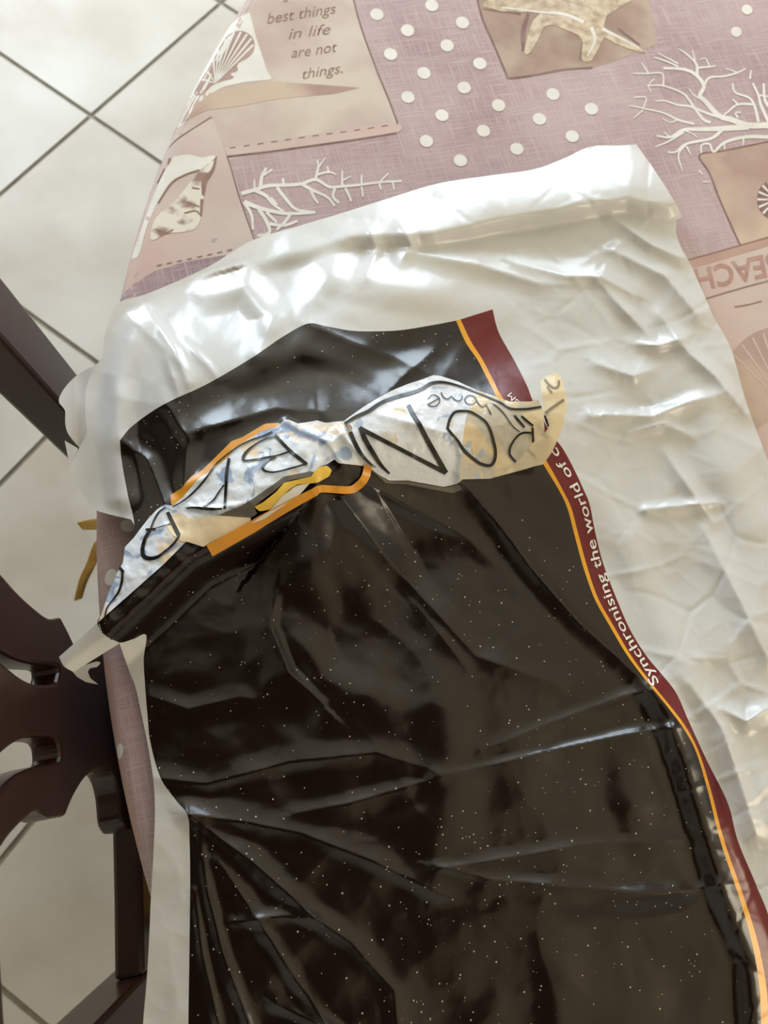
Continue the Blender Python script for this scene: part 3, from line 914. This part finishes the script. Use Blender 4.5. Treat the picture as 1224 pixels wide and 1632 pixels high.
CREASES = [  # (points with heights, reach left, reach right, profile)
    # black panel, upper part
    ([(490, 515, .006), (560, 545, .005), (640, 575, .004), (700, 604, .002)], 26, 26, 'sharp'),
    ([(200, 705, .006), (235, 735, .008), (262, 800, .006), (255, 830, .003)], 22, 20, 'sharp'),
    ([(300, 690, .006), (370, 670, .008), (440, 650, .006), (520, 655, .003)], 34, 22, 'sharp'),
    ([(262, 640, .002), (300, 700, .006), (292, 775, .007), (330, 760, .004)], 24, 18, 'sharp'),
    ([(380, 600, .003), (480, 560, .006), (560, 575, .005), (610, 610, .002)], 40, 26, 'soft'),
    ([(600, 640, .003), (640, 600, .006), (690, 560, .003)], 26, 26, 'sharp'),
    # lower panel, long folds falling from the tape
    ([(505, 800, .007), (500, 860, .007), (495, 920, .005), (520, 990, .002)], 34, 80, 'soft'),
    ([(545, 795, .008), (620, 895, .007), (700, 980, .006), (760, 1045, .004), (890, 1092, .002)], 28, 22, 'sharp'),
    ([(580, 770, .006), (680, 822, .007), (745, 858, .004), (790, 900, .001)], 26, 18, 'sharp'),
    ([(740, 772, .006), (790, 830, .008), (850, 910, .009), (920, 990, .009), (1000, 1062, .008), (1075, 1140, .006)], 36, 24, 'sharp'),
    ([(640, 940, .001), (700, 1010, .005), (745, 1065, .002)], 22, 26, 'sharp'),
    ([(440, 945, .002), (432, 1000, .008), (460, 1070, .010), (515, 1122, .004)], 14, 60, 'sharp'),
    ([(430, 960, .002), (520, 1080, .006), (640, 1130, .004), (690, 1150, .001)], 40, 40, 'soft'),
    ([(240, 1110, .003), (300, 1130, .005), (380, 1112, .003), (450, 1120, .001)], 24, 34, 'sharp'),
    ([(248, 1240, .004), (330, 1250, .006), (460, 1215, .006), (600, 1200, .005), (700, 1232, .003)], 30, 22, 'sharp'),
    ([(470, 1296, .003), (560, 1280, .006), (650, 1254, .004), (690, 1240, .002)], 20, 30, 'sharp'),
    ([(300, 1298, .008), (400, 1312, .007), (480, 1328, .006), (600, 1375, .007), (700, 1425, .005), (760, 1440, .001)], 34, 26, 'sharp'),
    ([(302, 1302, .007), (400, 1372, .008), (500, 1462, .008), (560, 1502, .006), (628, 1580, .005), (640, 1700, .005)], 30, 26, 'sharp'),
    ([(318, 1330, .003), (330, 1420, .006), (355, 1520, .006), (400, 1640, .005)], 16, 16, 'sharp'),
    ([(345, 1370, .003), (400, 1450, .006), (470, 1560, .006), (540, 1660, .004)], 22, 22, 'sharp'),
    ([(370, 1470, .003), (450, 1460, .005), (500, 1465, .002)], 18, 18, 'sharp'),
    ([(310, 1420, .003), (322, 1520, .005), (350, 1640, .004)], 12, 12, 'sharp'),
    ([(440, 1600, .004), (520, 1640, .006), (600, 1700, .004)], 26, 20, 'sharp'),
    ([(690, 1000, .002), (700, 1120, .006), (715, 1250, .006), (690, 1390, .004)], 60, 50, 'soft'),
    # cross folds on the right of the panel
    ([(770, 1196, .002), (880, 1152, .005), (1000, 1108, .007), (1050, 1098, .004)], 18, 34, 'sharp'),
    ([(690, 1240, .002), (800, 1216, .005), (900, 1192, .007), (1000, 1170, .008), (1085, 1158, .006)], 14, 46, 'sharp'),
    ([(700, 1385, .004), (800, 1370, .005), (940, 1346, .004), (1090, 1338, .003)], 20, 26, 'sharp'),
    ([(690, 1378, .003), (780, 1402, .006), (900, 1412, .006), (1060, 1424, .005), (1150, 1410, .004)], 18, 40, 'sharp'),
    ([(800, 1450, .002), (930, 1442, .005), (1080, 1420, .005)], 24, 34, 'soft'),
    ([(985, 1225, .001), (1015, 1290, .003), (1030, 1345, .001)], 40, 40, 'soft'),
    ([(1040, 1100, .003), (1075, 1160, .008), (1100, 1230, .008), (1128, 1330, .007), (1160, 1430, .007), (1200, 1530, .006), (1210, 1700, .005)], 34, 34, 'soft'),
    ([(860, 1480, .001), (900, 1560, .005), (890, 1680, .004)], 50, 50, 'soft'),
    # tape folds
    ([(612, 662, .003), (665, 677, .005), (720, 694, .003)], 12, 12, 'sharp'),
    ([(540, 684, .003), (562, 712, .005), (592, 744, .003)], 9, 9, 'sharp'),
    ([(515, 700, .003), (530, 715, .004), (545, 738, .002)], 8, 8, 'sharp'),
    ([(455, 672, .004), (490, 690, .005), (530, 704, .005), (548, 690, .003)], 10, 10, 'sharp'),
    ([(300, 808, .003), (340, 812, .004), (400, 800, .003)], 9, 9, 'sharp'),
    ([(728, 690, .002), (735, 730, .005), (731, 770, .004)], 12, 8, 'sharp'),
    # white part, right of the panel
    ([(640, 400, .003), (760, 422, .006), (860, 452, .005), (940, 455, .001)], 30, 26, 'sharp'),
    ([(820, 420, .002), (900, 440, .006), (960, 442, .007), (1010, 470, .003)], 30, 18, 'sharp'),
    ([(980, 400, .004), (1060, 440, .006), (1110, 500, .004)], 20, 26, 'sharp'),
    ([(975, 345, .002), (1040, 392, .006), (1085, 412, .003)], 22, 18, 'sharp'),
    ([(955, 450, .002), (1000, 500, .005), (1030, 530, .002)], 18, 18, 'sharp'),
    ([(1000, 548, .001), (1050, 552, .006), (1090, 540, .003)], 22, 14, 'sharp'),
    ([(1050, 500, .002), (1095, 560, .005), (1140, 600, .006), (1190, 660, .003)], 20, 20, 'sharp'),
    ([(950, 580, .002), (1010, 600, .005), (1040, 590, .002)], 26, 18, 'sharp'),
    ([(940, 660, .003), (1040, 664, .006), (1100, 640, .005), (1150, 628, .002)], 18, 26, 'sharp'),
    ([(1000, 690, .002), (1060, 676, .005), (1100, 694, .002)], 16, 20, 'sharp'),
    ([(1060, 720, .002), (1100, 780, .005), (1135, 830, .003)], 22, 22, 'sharp'),
    ([(1030, 812, .003), (1090, 806, .005), (1140, 802, .003)], 14, 18, 'sharp'),
    ([(1120, 840, .003), (1170, 940, .006), (1224, 1050, .004)], 30, 30, 'sharp'),
    ([(880, 760, .003), (960, 800, .007), (1010, 880, .008), (1050, 980, .007), (1100, 1080, .006), (1180, 1200, .005), (1224, 1300, .004)], 40, 50, 'soft'),
    ([(1150, 1130, .004), (1190, 1150, .007), (1240, 1120, .004)], 22, 22, 'sharp'),
    ([(1100, 1090, .002), (1150, 1160, .006), (1180, 1250, .006), (1205, 1330, .004)], 22, 26, 'sharp'),
    ([(1130, 640, .003), (1160, 760, .005), (1200, 830, .003)], 50, 50, 'soft'),
    # white part, upper left
    ([(330, 470, .004), (390, 455, .008), (430, 500, .006), (420, 560, .003)], 34, 34, 'soft'),
    ([(240, 500, .002), (280, 560, .005), (300, 610, .003)], 16, 30, 'sharp'),
    ([(265, 570, .002), (275, 600, .005), (285, 630, .002)], 12, 12, 'sharp'),
    ([(290, 540, .002), (330, 580, .004), (345, 600, .002)], 10, 14, 'sharp'),
    ([(590, 370, .004), (600, 400, .007), (585, 440, .003)], 20, 24, 'sharp'),
    ([(640, 360, .003), (655, 390, .006), (640, 420, .003)], 18, 18, 'sharp'),
    ([(470, 400, .003), (540, 440, .006), (700, 470, .004), (800, 490, .002)], 40, 40, 'soft'),
    ([(560, 380, .003), (500, 470, .005), (440, 520, .002)], 30, 30, 'soft'),
]


def height(x, y):
    x = np.asarray(x, float); y = np.asarray(y, float)
    # broad shape of the half-empty bag
    h = 0.006 + 0.012 * np.exp(-(((x - 820) / 420) ** 2 + ((y - 1150) / 520) ** 2))
    h += 0.010 * np.exp(-(((x - 640) / 360) ** 2 + ((y - 520) / 170) ** 2))
    # the ridge the tape runs over; its left part is rolled and drops sharply to the lower panel
    left = [(60, 1085, .030), (172, 1004, .036), (300, 884, .040), (420, 822, .040), (508, 780, .036)]
    right = [(508, 780, .036), (560, 715, .030), (690, 690, .028), (800, 685, .022), (900, 670, .010)]
    h += np.maximum(np.maximum(ridge(x, y, left, 210, 66, 'soft'), ridge(x, y, [(a, b, c * .92) for a, b, c in left], 40, 44, 'round')),
                    ridge(x, y, right, 150, 230, 'soft'))
    # hem of the opening: stands up along the top right edge
    h += ridge(x, y, [(400, 420, .004), (560, 372, .012), (690, 368, .018), (800, 345, .018), (900, 328, .018), (1000, 312, .017), (1065, 325, .012)], 100, 30, 'soft')
    # left lobe curls
    h += ridge(x, y, [(215, 520, .004), (188, 600, .010), (182, 700, .012), (190, 790, .008)], 40, 30, 'soft')
    # the torn flap at the top left rises from its free edge
    d, _, _ = seg_field(x, y, [(160, 830, 0), (140, 760, 0), (134, 690, 0), (140, 620, 0), (160, 570, 0), (188, 486, 0), (330, 428, 0), (480, 362, 0), (640, 312, 0), (700, 296, 0)])
    h += 0.030 * sstep(d, 6, 165) * sstep(-x, -820, -520) * sstep(-y, -900, -640)
    for pts, wl, wr, pr in CREASES:
        k = 0.6 if pts[0][1] > 500 and pts[0][0] < 900 else (1.5 if pts[0][0] > 920 else 1.1)
        h += k * ridge(x, y, pts, wl * 1.15, wr * 1.15, pr)
    # crumple
    wr_ = sstep(x - (880 + (y - 700) * 0.33), -30, 60) * sstep(y, 380, 470) + 0.8 * sstep(-y, -470, -380) * sstep(x, 480, 620)
    wr_ = np.clip(wr_, 0, 1)
    h += wr_ * (0.008 * voro(x, y, 150, 3, 14) + 0.0016 * edges(x * .8, y * 1.25, 170, 31, 26, .13) - 0.0014 * edges(x * 1.1 + y * .5, y - x * .3, 150, 33, 22, .12) + 0.0004 * edges(x, y, 50, 35, 8, .25))
    wb = 1 - wr_
    h += wb * (0.0065 * voro(x, y, 240, 8, 30) + 0.0010 * voro(x, y, 46, 9, 10)) + 0.0014 * smooth_noise(x, y, 60, 3)
    tp = np.exp(-(ridge(x, y, [(160, 960, 1), (300, 830, 1), (450, 735, 1), (560, 715, 1), (700, 690, 1), (870, 680, 1)], 70, 70, 'lin') - 1) ** 2 * 3)
    h += tp * (0.0030 * voro(x, y, 30, 21, 6) + 0.0012 * voro(x, y, 13, 22, 3))
    return np.maximum(h, 0.0035)


def on_bag(xy, lift=0.0):
    return P(xy[:, 0], xy[:, 1], ZT + height(xy[:, 0], xy[:, 1]) + lift)


bag = empty('mailing_bag', 'torn white plastic mailing bag with glossy black printed panel on the tablecloth', 'mailing bag')
STEP = 3.6
T1 = crv([(191, 702), (212, 678), (260, 645), (330, 612), (400, 571), (450, 537), (490, 516), (520, 520), (560, 527), (600, 528), (640, 526), (690, 518), (727, 511)], STEP)
T1b = resample([(727, 511), (734, 509)], STEP)
T1c = resample([(734, 509), (785, 493)], STEP)
S1 = crv([(191, 702), (194, 735), (204, 790), (214, 836), (206, 868), (196, 895), (180, 930), (163, 976), (155, 993), (166, 1012), (190, 1024), (214, 1018), (233, 1012), (229, 1050), (231, 1090), (235, 1140), (240, 1185), (256, 1240), (280, 1275), (299, 1300), (302, 1340), (303, 1400), (302, 1500), (300, 1632), (299, 1700)], STEP)
S2 = crv([(727, 511), (742, 545), (762, 575), (776, 602), (797, 640), (826, 675), (866, 740), (893, 785), (905, 812), (915, 850), (930, 905), (948, 955), (972, 998), (1000, 1045), (1030, 1085), (1065, 1128), (1090, 1162), (1110, 1200), (1128, 1260), (1148, 1340), (1178, 1430), (1198, 1500), (1210, 1570), (1213, 1632), (1215, 1700)], STEP)
S3 = crv([(734, 509), (750, 543), (769, 573), (783, 600), (803, 637), (833, 672), (873, 738), (898, 783), (911, 811), (921, 849), (936, 904), (953, 953), (977, 996), (1004, 1042), (1033, 1082), (1068, 1125), (1094, 1160), (1114, 1199), (1133, 1259), (1154, 1339), (1185, 1428), (1207, 1499), (1221, 1569), (1225, 1632), (1227, 1700)], STEP)
S4 = crv([(785, 493), (795, 530), (820, 575), (840, 615), (852, 645), (878, 690), (897, 715), (915, 748), (930, 780), (940, 805), (949, 850), (962, 900), (985, 960), (1005, 1005), (1030, 1045), (1055, 1075), (1078, 1105), (1098, 1150), (1128, 1215), (1160, 1280), (1176, 1340), (1205, 1410), (1228, 1470), (1250, 1570), (1262, 1632), (1270, 1700)], STEP)
OUT_TOP = crv([(209, 828), (168, 818), (150, 810), (130, 784), (117, 759), (112, 746), (126, 714)], STEP)
OUT_TOP2 = crv([(126, 714), (138, 690), (136, 660), (137, 622), (146, 596), (162, 572), (166, 540), (176, 508), (190, 482), (240, 466), (330, 426), (400, 384), (470, 362), (540, 341), (620, 316), (700, 292), (780, 280), (850, 270), (900, 252), (940, 234), (985, 232), (1014, 230)], STEP)
OUT_R = crv([(1014, 230), (1034, 258), (1062, 300), (1086, 343), (1078, 352), (1080, 384), (1100, 420), (1124, 474), (1138, 506), (1165, 556), (1189, 640), (1211, 700), (1245, 790), (1300, 930), (1360, 1150), (1400, 1400), (1420, 1700)], STEP)
S0 = crv([(190, 1024), (204, 1064), (216, 1096), (223, 1126), (230, 1160), (236, 1190), (244, 1240), (247, 1290), (245, 1350), (240, 1440), (238, 1490), (234, 1560), (228, 1632), (226, 1700)], STEP)


def bag_poly(name, poly, mat, parent=bag, step=STEP, lift=0.0):
    poly = np.array(poly)
    keep = [0]
    for i in range(1, len(poly)):
        if np.hypot(*(poly[i] - poly[keep[-1]])) > 0.4: keep.append(i)
    if np.hypot(*(poly[keep[-1]] - poly[0])) < 0.4: keep.pop()
    v, f = tri_poly(poly[keep], step)
    V = on_bag(v, lift)
    return mesh_obj(name, V, up_faces(V, f), MAT[mat], parent)


iA = int(np.argmin(np.hypot(S1[:, 0] - 214, S1[:, 1] - 836)))      # the left margin ends at the tape
iB = int(np.argmin(np.hypot(S1[:, 0] - 190, S1[:, 1] - 1024)))
bag_poly('black_panel', np.vstack([T1, S2[1:], resample([S2[-1], S1[-1]], STEP)[1:-1], S1[::-1]]), 'black')
bag_poly('yellow_line', np.vstack([T1b, S3[1:], resample([S3[-1], S2[-1]], STEP)[1:-1], S2[::-1]]), 'yellow')
bag_poly('maroon_border', np.vstack([T1c, S4[1:], resample([S4[-1], S3[-1]], STEP)[1:-1], S3[::-1]]), 'maroon')
bag_poly('white_sheet', np.vstack([OUT_TOP, OUT_TOP2[1:], OUT_R[1:], resample([OUT_R[-1], S4[-1]], STEP)[1:-1], S4[::-1], T1c[::-1][1:], T1b[::-1][1:], T1[::-1][1:], S1[1:iA + 1]]), 'white')
bag_poly('white_margin', np.vstack([S0, resample([S0[-1], S1[-1]], STEP)[1:-1], S1[iB:][::-1]]), 'white')
# curled lip behind the left edge and the torn corner
lip = crv([(164, 570), (150, 583), (128, 594), (108, 612), (96, 630), (94, 641), (101, 650), (104, 657), (104, 676), (108, 690), (118, 704), (127, 714)], 4)
lipb = crv([(127, 714), (140, 690), (139, 660), (141, 622), (149, 597), (164, 570)], 4)
pl = np.vstack([lip, lipb[1:-1]])
v, f = tri_poly(pl, 4)
dd = np.clip((145 - v[:, 0]) / 50, 0, 1)
V = P(v[:, 0], v[:, 1], ZT + height(v[:, 0], v[:, 1]) - .003 + .012 * dd ** 2 - 0.008 * np.sin(dd * 3.1))
mesh_obj('curled_lip', V, up_faces(V, f), MAT['white'], bag)
pl = resample([(103, 702), (125, 715), (112, 744), (108, 727), (103, 702)], 4)[:-1]
v, f = tri_poly(pl, 4)
V = P(v[:, 0], v[:, 1], ZT + .012 + v[:, 0] * 0)
mesh_obj('torn_corner', V, up_faces(V, f), MAT['white'], bag)
# white rolled end
pl = np.vstack([resample([(94, 1047), (157, 991)], 3), crv([(157, 991), (166, 1011), (191, 1025)], 3)[1:], resample([(191, 1025), (117, 1071)], 3)[1:], crv([(117, 1071), (102, 1062), (94, 1047)], 3)[1:-1]])
bag_poly('rolled_end', pl, 'white', step=3)
pl = resample([(116, 1071), (135, 1060), (154, 1054), (161, 1056), (155, 1063), (143, 1065), (140, 1071), (144, 1081), (157, 1091), (137, 1087), (123, 1079), (116, 1071)], 3)[:-1]
v, f = tri_poly(pl, 3)
V = P(v[:, 0], v[:, 1], ZT + .012 - (v[:, 1] - 1054) * .0003)
mesh_obj('torn_flake', V, up_faces(V, f), MAT['white'], bag)
# back sheet
bo = resample([(250, 480), (560, 350), (1000, 245), (1070, 350), (1190, 690), (1280, 900), (1380, 1400), (1400, 1690), (245, 1690), (260, 1290), (250, 1000), (235, 800), (205, 620), (250, 480)], 25)[:-1]
v, f = tri_poly(bo, 25)
V = P(v[:, 0], v[:, 1], ZT + .0022 + 0 * v[:, 0])
mesh_obj('back_sheet', V, up_faces(V, f), MAT['white'], bag)

# prints on the black panel
def bag_flat(name, pts, mat, lift, smooth=False, step=5, parent=bag):
    b = crv(list(pts) + [pts[0]], step)[:-1] if smooth else resample(np.array(list(pts) + [pts[0]], float), step)[:-1]
    return bag_poly(name, b, mat, parent, step, lift)


def bag_strokes(name, strokes, mat, lift, w=3, parent=bag, step=3):
    v, f = join2d([stroke2d(s, w, step) for s in strokes])
    V = on_bag(v, lift)
    return mesh_obj(name, V, up_faces(V, f), MAT[mat], parent)


TL = 0.0016
bag_flat('orange_band', [(272, 789), (289, 778), (304, 760), (320, 751), (336, 736), (369, 703), (386, 697), (416, 679), (423, 675), (445, 674), (450, 684), (420, 690), (397, 702), (378, 714), (363, 733), (336, 756), (314, 770), (292, 798), (273, 806)], 'orange', .0008)
path = [(1051, 1094), (1040, 1076), (1018, 1040), (996, 1004), (978, 965), (963, 925), (951, 885), (943, 850), (934, 812), (920, 776), (902, 746), (886, 718), (868, 690)]
v, f = text2d('Synchronising the world of co', path, 20.5, width=432, s0=6, offset=0.008, rise=-3.2)
V = on_bag(v, .0007)
mesh_obj('slogan', V, up_faces(V, f), MAT['text'], bag)
v, f = text2d('SM', [(828, 640), (812, 622)], 13, width=20)
V = on_bag(v, .0007)
mesh_obj('slogan_mark', V, up_faces(V, f), MAT['text'], bag)

# packing tape stuck across the bag
tl = [(156, 992), (163, 975), (175, 940), (188, 910), (196, 897), (199, 872), (214, 856), (222, 845), (236, 827), (250, 812), (262, 804), (275, 806), (292, 792), (314, 765), (336, 750), (363, 729), (380, 710), (400, 697), (420, 686), (440, 681), (450, 671), (458, 668), (475, 675), (495, 672), (505, 670), (520, 674), (535, 672), (548, 671),
      (560, 662), (562, 700), (574, 720), (588, 745), (575, 742), (539, 738), (533, 732), (521, 740), (508, 745), (500, 753), (470, 757), (445, 766), (420, 790), (385, 808), (354, 822), (400, 824), (398, 832), (324, 872), (297, 863), (260, 900)]
tr = [(560, 662), (580, 648), (600, 636), (625, 622), (650, 612), (672, 605), (690, 598), (702, 599), (730, 608), (760, 622), (790, 632), (812, 640), (845, 640), (858, 637), (866, 655), (868, 690), (850, 706), (822, 740), (803, 754), (780, 763), (737, 764), (730, 771), (707, 776), (680, 771), (651, 766), (621, 766), (604, 757), (588, 745), (574, 720), (562, 700)]
tape = bag_flat('packing_tape', tl, 'tape_l', TL, step=3.4)
tape2 = bag_flat('packing_tape', tr[:10] + [(752, 640), (742, 668), (738, 700), (733, 740), (730, 771)] + tr[22:], 'tape_r', TL, step=3.4)
bag_flat('clear_tape', tr[9:21] + [(730, 771), (733, 740), (738, 700), (742, 668), (752, 640)], 'tape_c', TL, step=3.4)
bag_flat('clear_tape_edge', [(588, 746), (621, 767), (651, 767), (707, 777), (732, 772), (736, 780), (722, 786), (690, 780), (650, 772), (615, 770)], 'greyfilm', .001)
peach = bag_flat('peach_print', [(266, 839), (277, 817), (293, 819), (301, 825), (354, 822), (400, 825), (399, 832), (324, 871), (297, 863), (291, 864), (273, 851)], 'peach', TL + .0006, parent=tape)
bag_flat('grey_print', [(440, 769), (407, 792), (385, 806), (348, 821), (400, 825), (410, 819), (405, 808), (420, 795), (436, 784), (453, 768), (469, 764), (497, 759), (501, 753), (497, 751), (469, 756), (452, 760)], 'greyfilm', TL + .0008, parent=tape)
bag_flat('yellow_print', [(500, 753), (508, 745), (521, 742), (529, 749), (525, 759), (507, 769), (490, 771), (474, 772), (461, 780), (444, 796), (430, 812), (414, 815), (405, 808), (420, 800), (440, 784), (453, 769), (472, 765), (497, 759)], 'lemon', TL + .0012, parent=tape, step=4)
bag_flat('white_print_and_highlight', [(494, 770), (472, 774), (450, 790), (428, 815), (400, 834), (420, 828), (452, 806), (478, 788)], 'text', TL + .0010, parent=tape, step=4)  # white highlight painted as a flat shape between yellow and orange
bag_strokes('orange_outline', [[(587, 742, 13), (582, 761, 13), (571, 774, 13), (555, 781, 12), (513, 779, 12), (500, 785, 13)], [(504, 783, 13), (466, 803, 15), (420, 829, 18), (400, 841, 19), (334, 878, 20)]], 'orange', TL + .0014, parent=bag)

L1 = TL + .0010
W = 1.0
bag_strokes('tape_letter', [[(190, 904, 5), (197, 912, 5)], [(195, 911, 4), (194, 927, 4), (189, 943, 3.4), (178, 958, 2.5), (170, 970, 2.2), (167, 984, 2.2)]], 'letter', L1, parent=tape)
bag_strokes('tape_letter', [[(240, 843, 4), (231, 858, 5), (227, 876, 6.5), (229, 886, 7), (238, 890, 6.5), (250, 888, 5), (264, 878, 4), (277, 866, 3.5), (286, 853, 3.5)], [(267, 816, 6), (275, 833, 6.5), (285, 853, 7)], [(232, 844, 4), (248, 843, 4)], [(240, 842, 2), (246, 827, 2.2), (254, 815, 2.2), (264, 809, 2)], [(244, 843), (273, 834)]], 'letter', L1, 1.4, parent=tape)
bag_strokes('tape_border_line', [[(275, 808, 2), (292, 798, 2), (307, 786, 3.2), (322, 770, 3.2), (334, 754, 3), (342, 742, 2.6), (356, 729, 2.6), (372, 717, 2.6), (384, 709, 2.6), (401, 701, 3), (419, 695, 3), (434, 688, 3)]], 'letter', L1, parent=tape)
bag_strokes('tape_letter', [[(365, 730, 4.6), (361, 754, 5), (360, 775, 4.6), (358, 811, 4.4)], [(357, 773), (348, 785), (339, 798), (323, 808)], [(297, 810, 2), (310, 809, 3), (331, 811, 5), (354, 811, 2.5)]], 'letter', L1, 2.4, parent=tape)
bag_strokes('tape_letter', [[(438, 693, 5), (461, 717, 5.4), (489, 740, 5.6)], [(439, 695), (422, 700), (404, 710), (391, 722, 4.5), (387, 732, 4.5), (391, 734), (407, 732), (425, 729), (445, 725), (462, 719)], [(440, 728), (428, 733), (419, 742, 4), (419, 748, 4), (428, 752), (440, 752), (461, 747), (489, 739)]], 'letter', L1, 2.8, parent=tape)
bag_strokes('tape_border_line', [[(549, 675, 4), (567, 664, 5), (587, 655, 5.5), (605, 643, 5.5), (626, 634, 5.5), (655, 626, 5.5), (673, 619, 5), (687, 611, 5), (705, 609, 4.4), (729, 614, 3), (765, 627, 2.4), (784, 635, 2.4), (799, 642, 2.4), (814, 651, 3), (834, 652, 3.6), (846, 651, 3.6), (863, 648, 3.6)]], 'letter', L1, parent=tape2)
cir = [(555 + 5 * math.cos(t), 682 + 5 * math.sin(t)) for t in np.linspace(0, 2 * math.pi, 14)]
bag_strokes('registered_mark', [cir, [(553, 685), (553, 679), (557, 680), (556, 683), (553, 682), (557, 685)]], 'letter', L1, 1.1, parent=tape2, step=1.5)
bag_strokes('tape_letter', [[(558, 688, 6.5), (565, 704, 6.5), (576, 724, 6), (589, 738, 4), (599, 745, 2.5)], [(574, 681, 7), (583, 702, 7.5), (596, 724, 7), (608, 742, 5.5), (621, 755, 3)], [(573, 682, 7), (640, 717, 6.5), (711, 754, 7)], [(651, 645, 6), (662, 666, 7), (669, 677, 7), (684, 706, 7.5), (711, 754, 8)]], 'letter', L1, 6, parent=tape2)
bag_strokes('tape_letter', [[(682, 636), (689, 629), (698, 632), (701, 639), (695, 647), (686, 647), (682, 643)], [(683, 644), (701, 634)]], 'letter', L1, 1.6, parent=tape2)
bag_strokes('tape_letter', [[(703, 625), (707, 633), (714, 636), (720, 631), (722, 634), (729, 639), (735, 637), (737, 631)]], 'letter', L1, 1.6, parent=tape2)
bag_strokes('tape_letter', [[(750 + 9 * math.cos(t), 637 + 7 * math.sin(t)) for t in np.linspace(0, 2 * math.pi, 16)]], 'letter', L1, 1.6, parent=tape2)
bag_strokes('tape_letter', [[(758, 633), (762, 642), (769, 648), (776, 645)], [(775, 643), (777, 649), (783, 661)]], 'letter', L1, 1.6, parent=tape2)
bag_strokes('tape_letter', [[(713, 684, 4), (717, 668, 4.5), (725, 657, 4.5), (738, 655, 4), (752, 657, 3.4), (772, 670, 3.4), (781, 684, 4), (787, 704, 4.5), (790, 720, 4.5), (788, 734, 5), (781, 742, 5), (766, 739, 5), (752, 729, 5), (740, 718, 5), (731, 704, 4), (722, 693, 3.4), (713, 682, 3.4)]], 'letter', L1, 4, parent=tape2)
bag_strokes('tape_letter', [[(849, 681), (850, 706)], [(850, 690), (834, 690), (824, 696), (815, 709), (812, 721), (815, 728), (822, 736)], [(820, 662), (836, 681)], [(831, 663), (850, 679)], [(786, 643, 1.6), (799, 654, 1.6), (809, 667, 1.6), (818, 680, 1.6), (828, 688, 1.6)]], 'letter', L1, 3.4, parent=tape2)

# loose tape end that curls up at the right
ridge_pts = [(780, 763, .002), (822, 752, .006), (858, 735, .016), (882, 700, .026), (890, 660, .032), (884, 625, .034), (880, 598, .030)]


def curl_h(x, y):
    d, s, vv = seg_field(x, y, ridge_pts)
    return np.maximum(height(x, y) * 0.75 + 0.004, height(x, y) * 0.4 + 0.008) + 0.003 + vv * np.sqrt(np.clip(1 - (d / 60) ** 2, 0.1, 1))


cp = [(861, 608), (872, 599), (887, 592), (895, 603), (901, 626), (904, 642), (902, 655), (894, 689), (880, 720), (866, 740), (852, 743), (836, 748), (799, 758), (778, 764), (803, 754), (822, 739), (850, 705), (868, 690), (875, 681), (868, 661), (865, 645)]
b = resample(np.array(cp + [cp[0]], float), 3.5)[:-1]
v, f = tri_poly(b, 3.5)
V = P(v[:, 0], v[:, 1], ZT + curl_h(v[:, 0], v[:, 1]))
curl = mesh_obj('curled_tape_end', V, up_faces(V, f), MAT['curl'], bag)


def curl_strokes(strokes, mat, w):
    v, f = join2d([stroke2d(s, w, 3) for s in strokes])
    V = P(v[:, 0], v[:, 1], ZT + curl_h(v[:, 0], v[:, 1]) + .0008)
    return mesh_obj('tape_letter', V, up_faces(V, f), MAT[mat], curl)


curl_strokes([[(868, 604), (877, 614), (884, 618), (890, 615), (891, 606)], [(872, 615), (880, 626)]], 'greyletter', 3)
curl_strokes([[(869, 658), (881, 649), (899, 637)]], 'greyletter', 4)
curl_strokes([[(868, 662), (871, 671), (874, 680)]], 'letter', 3.4)
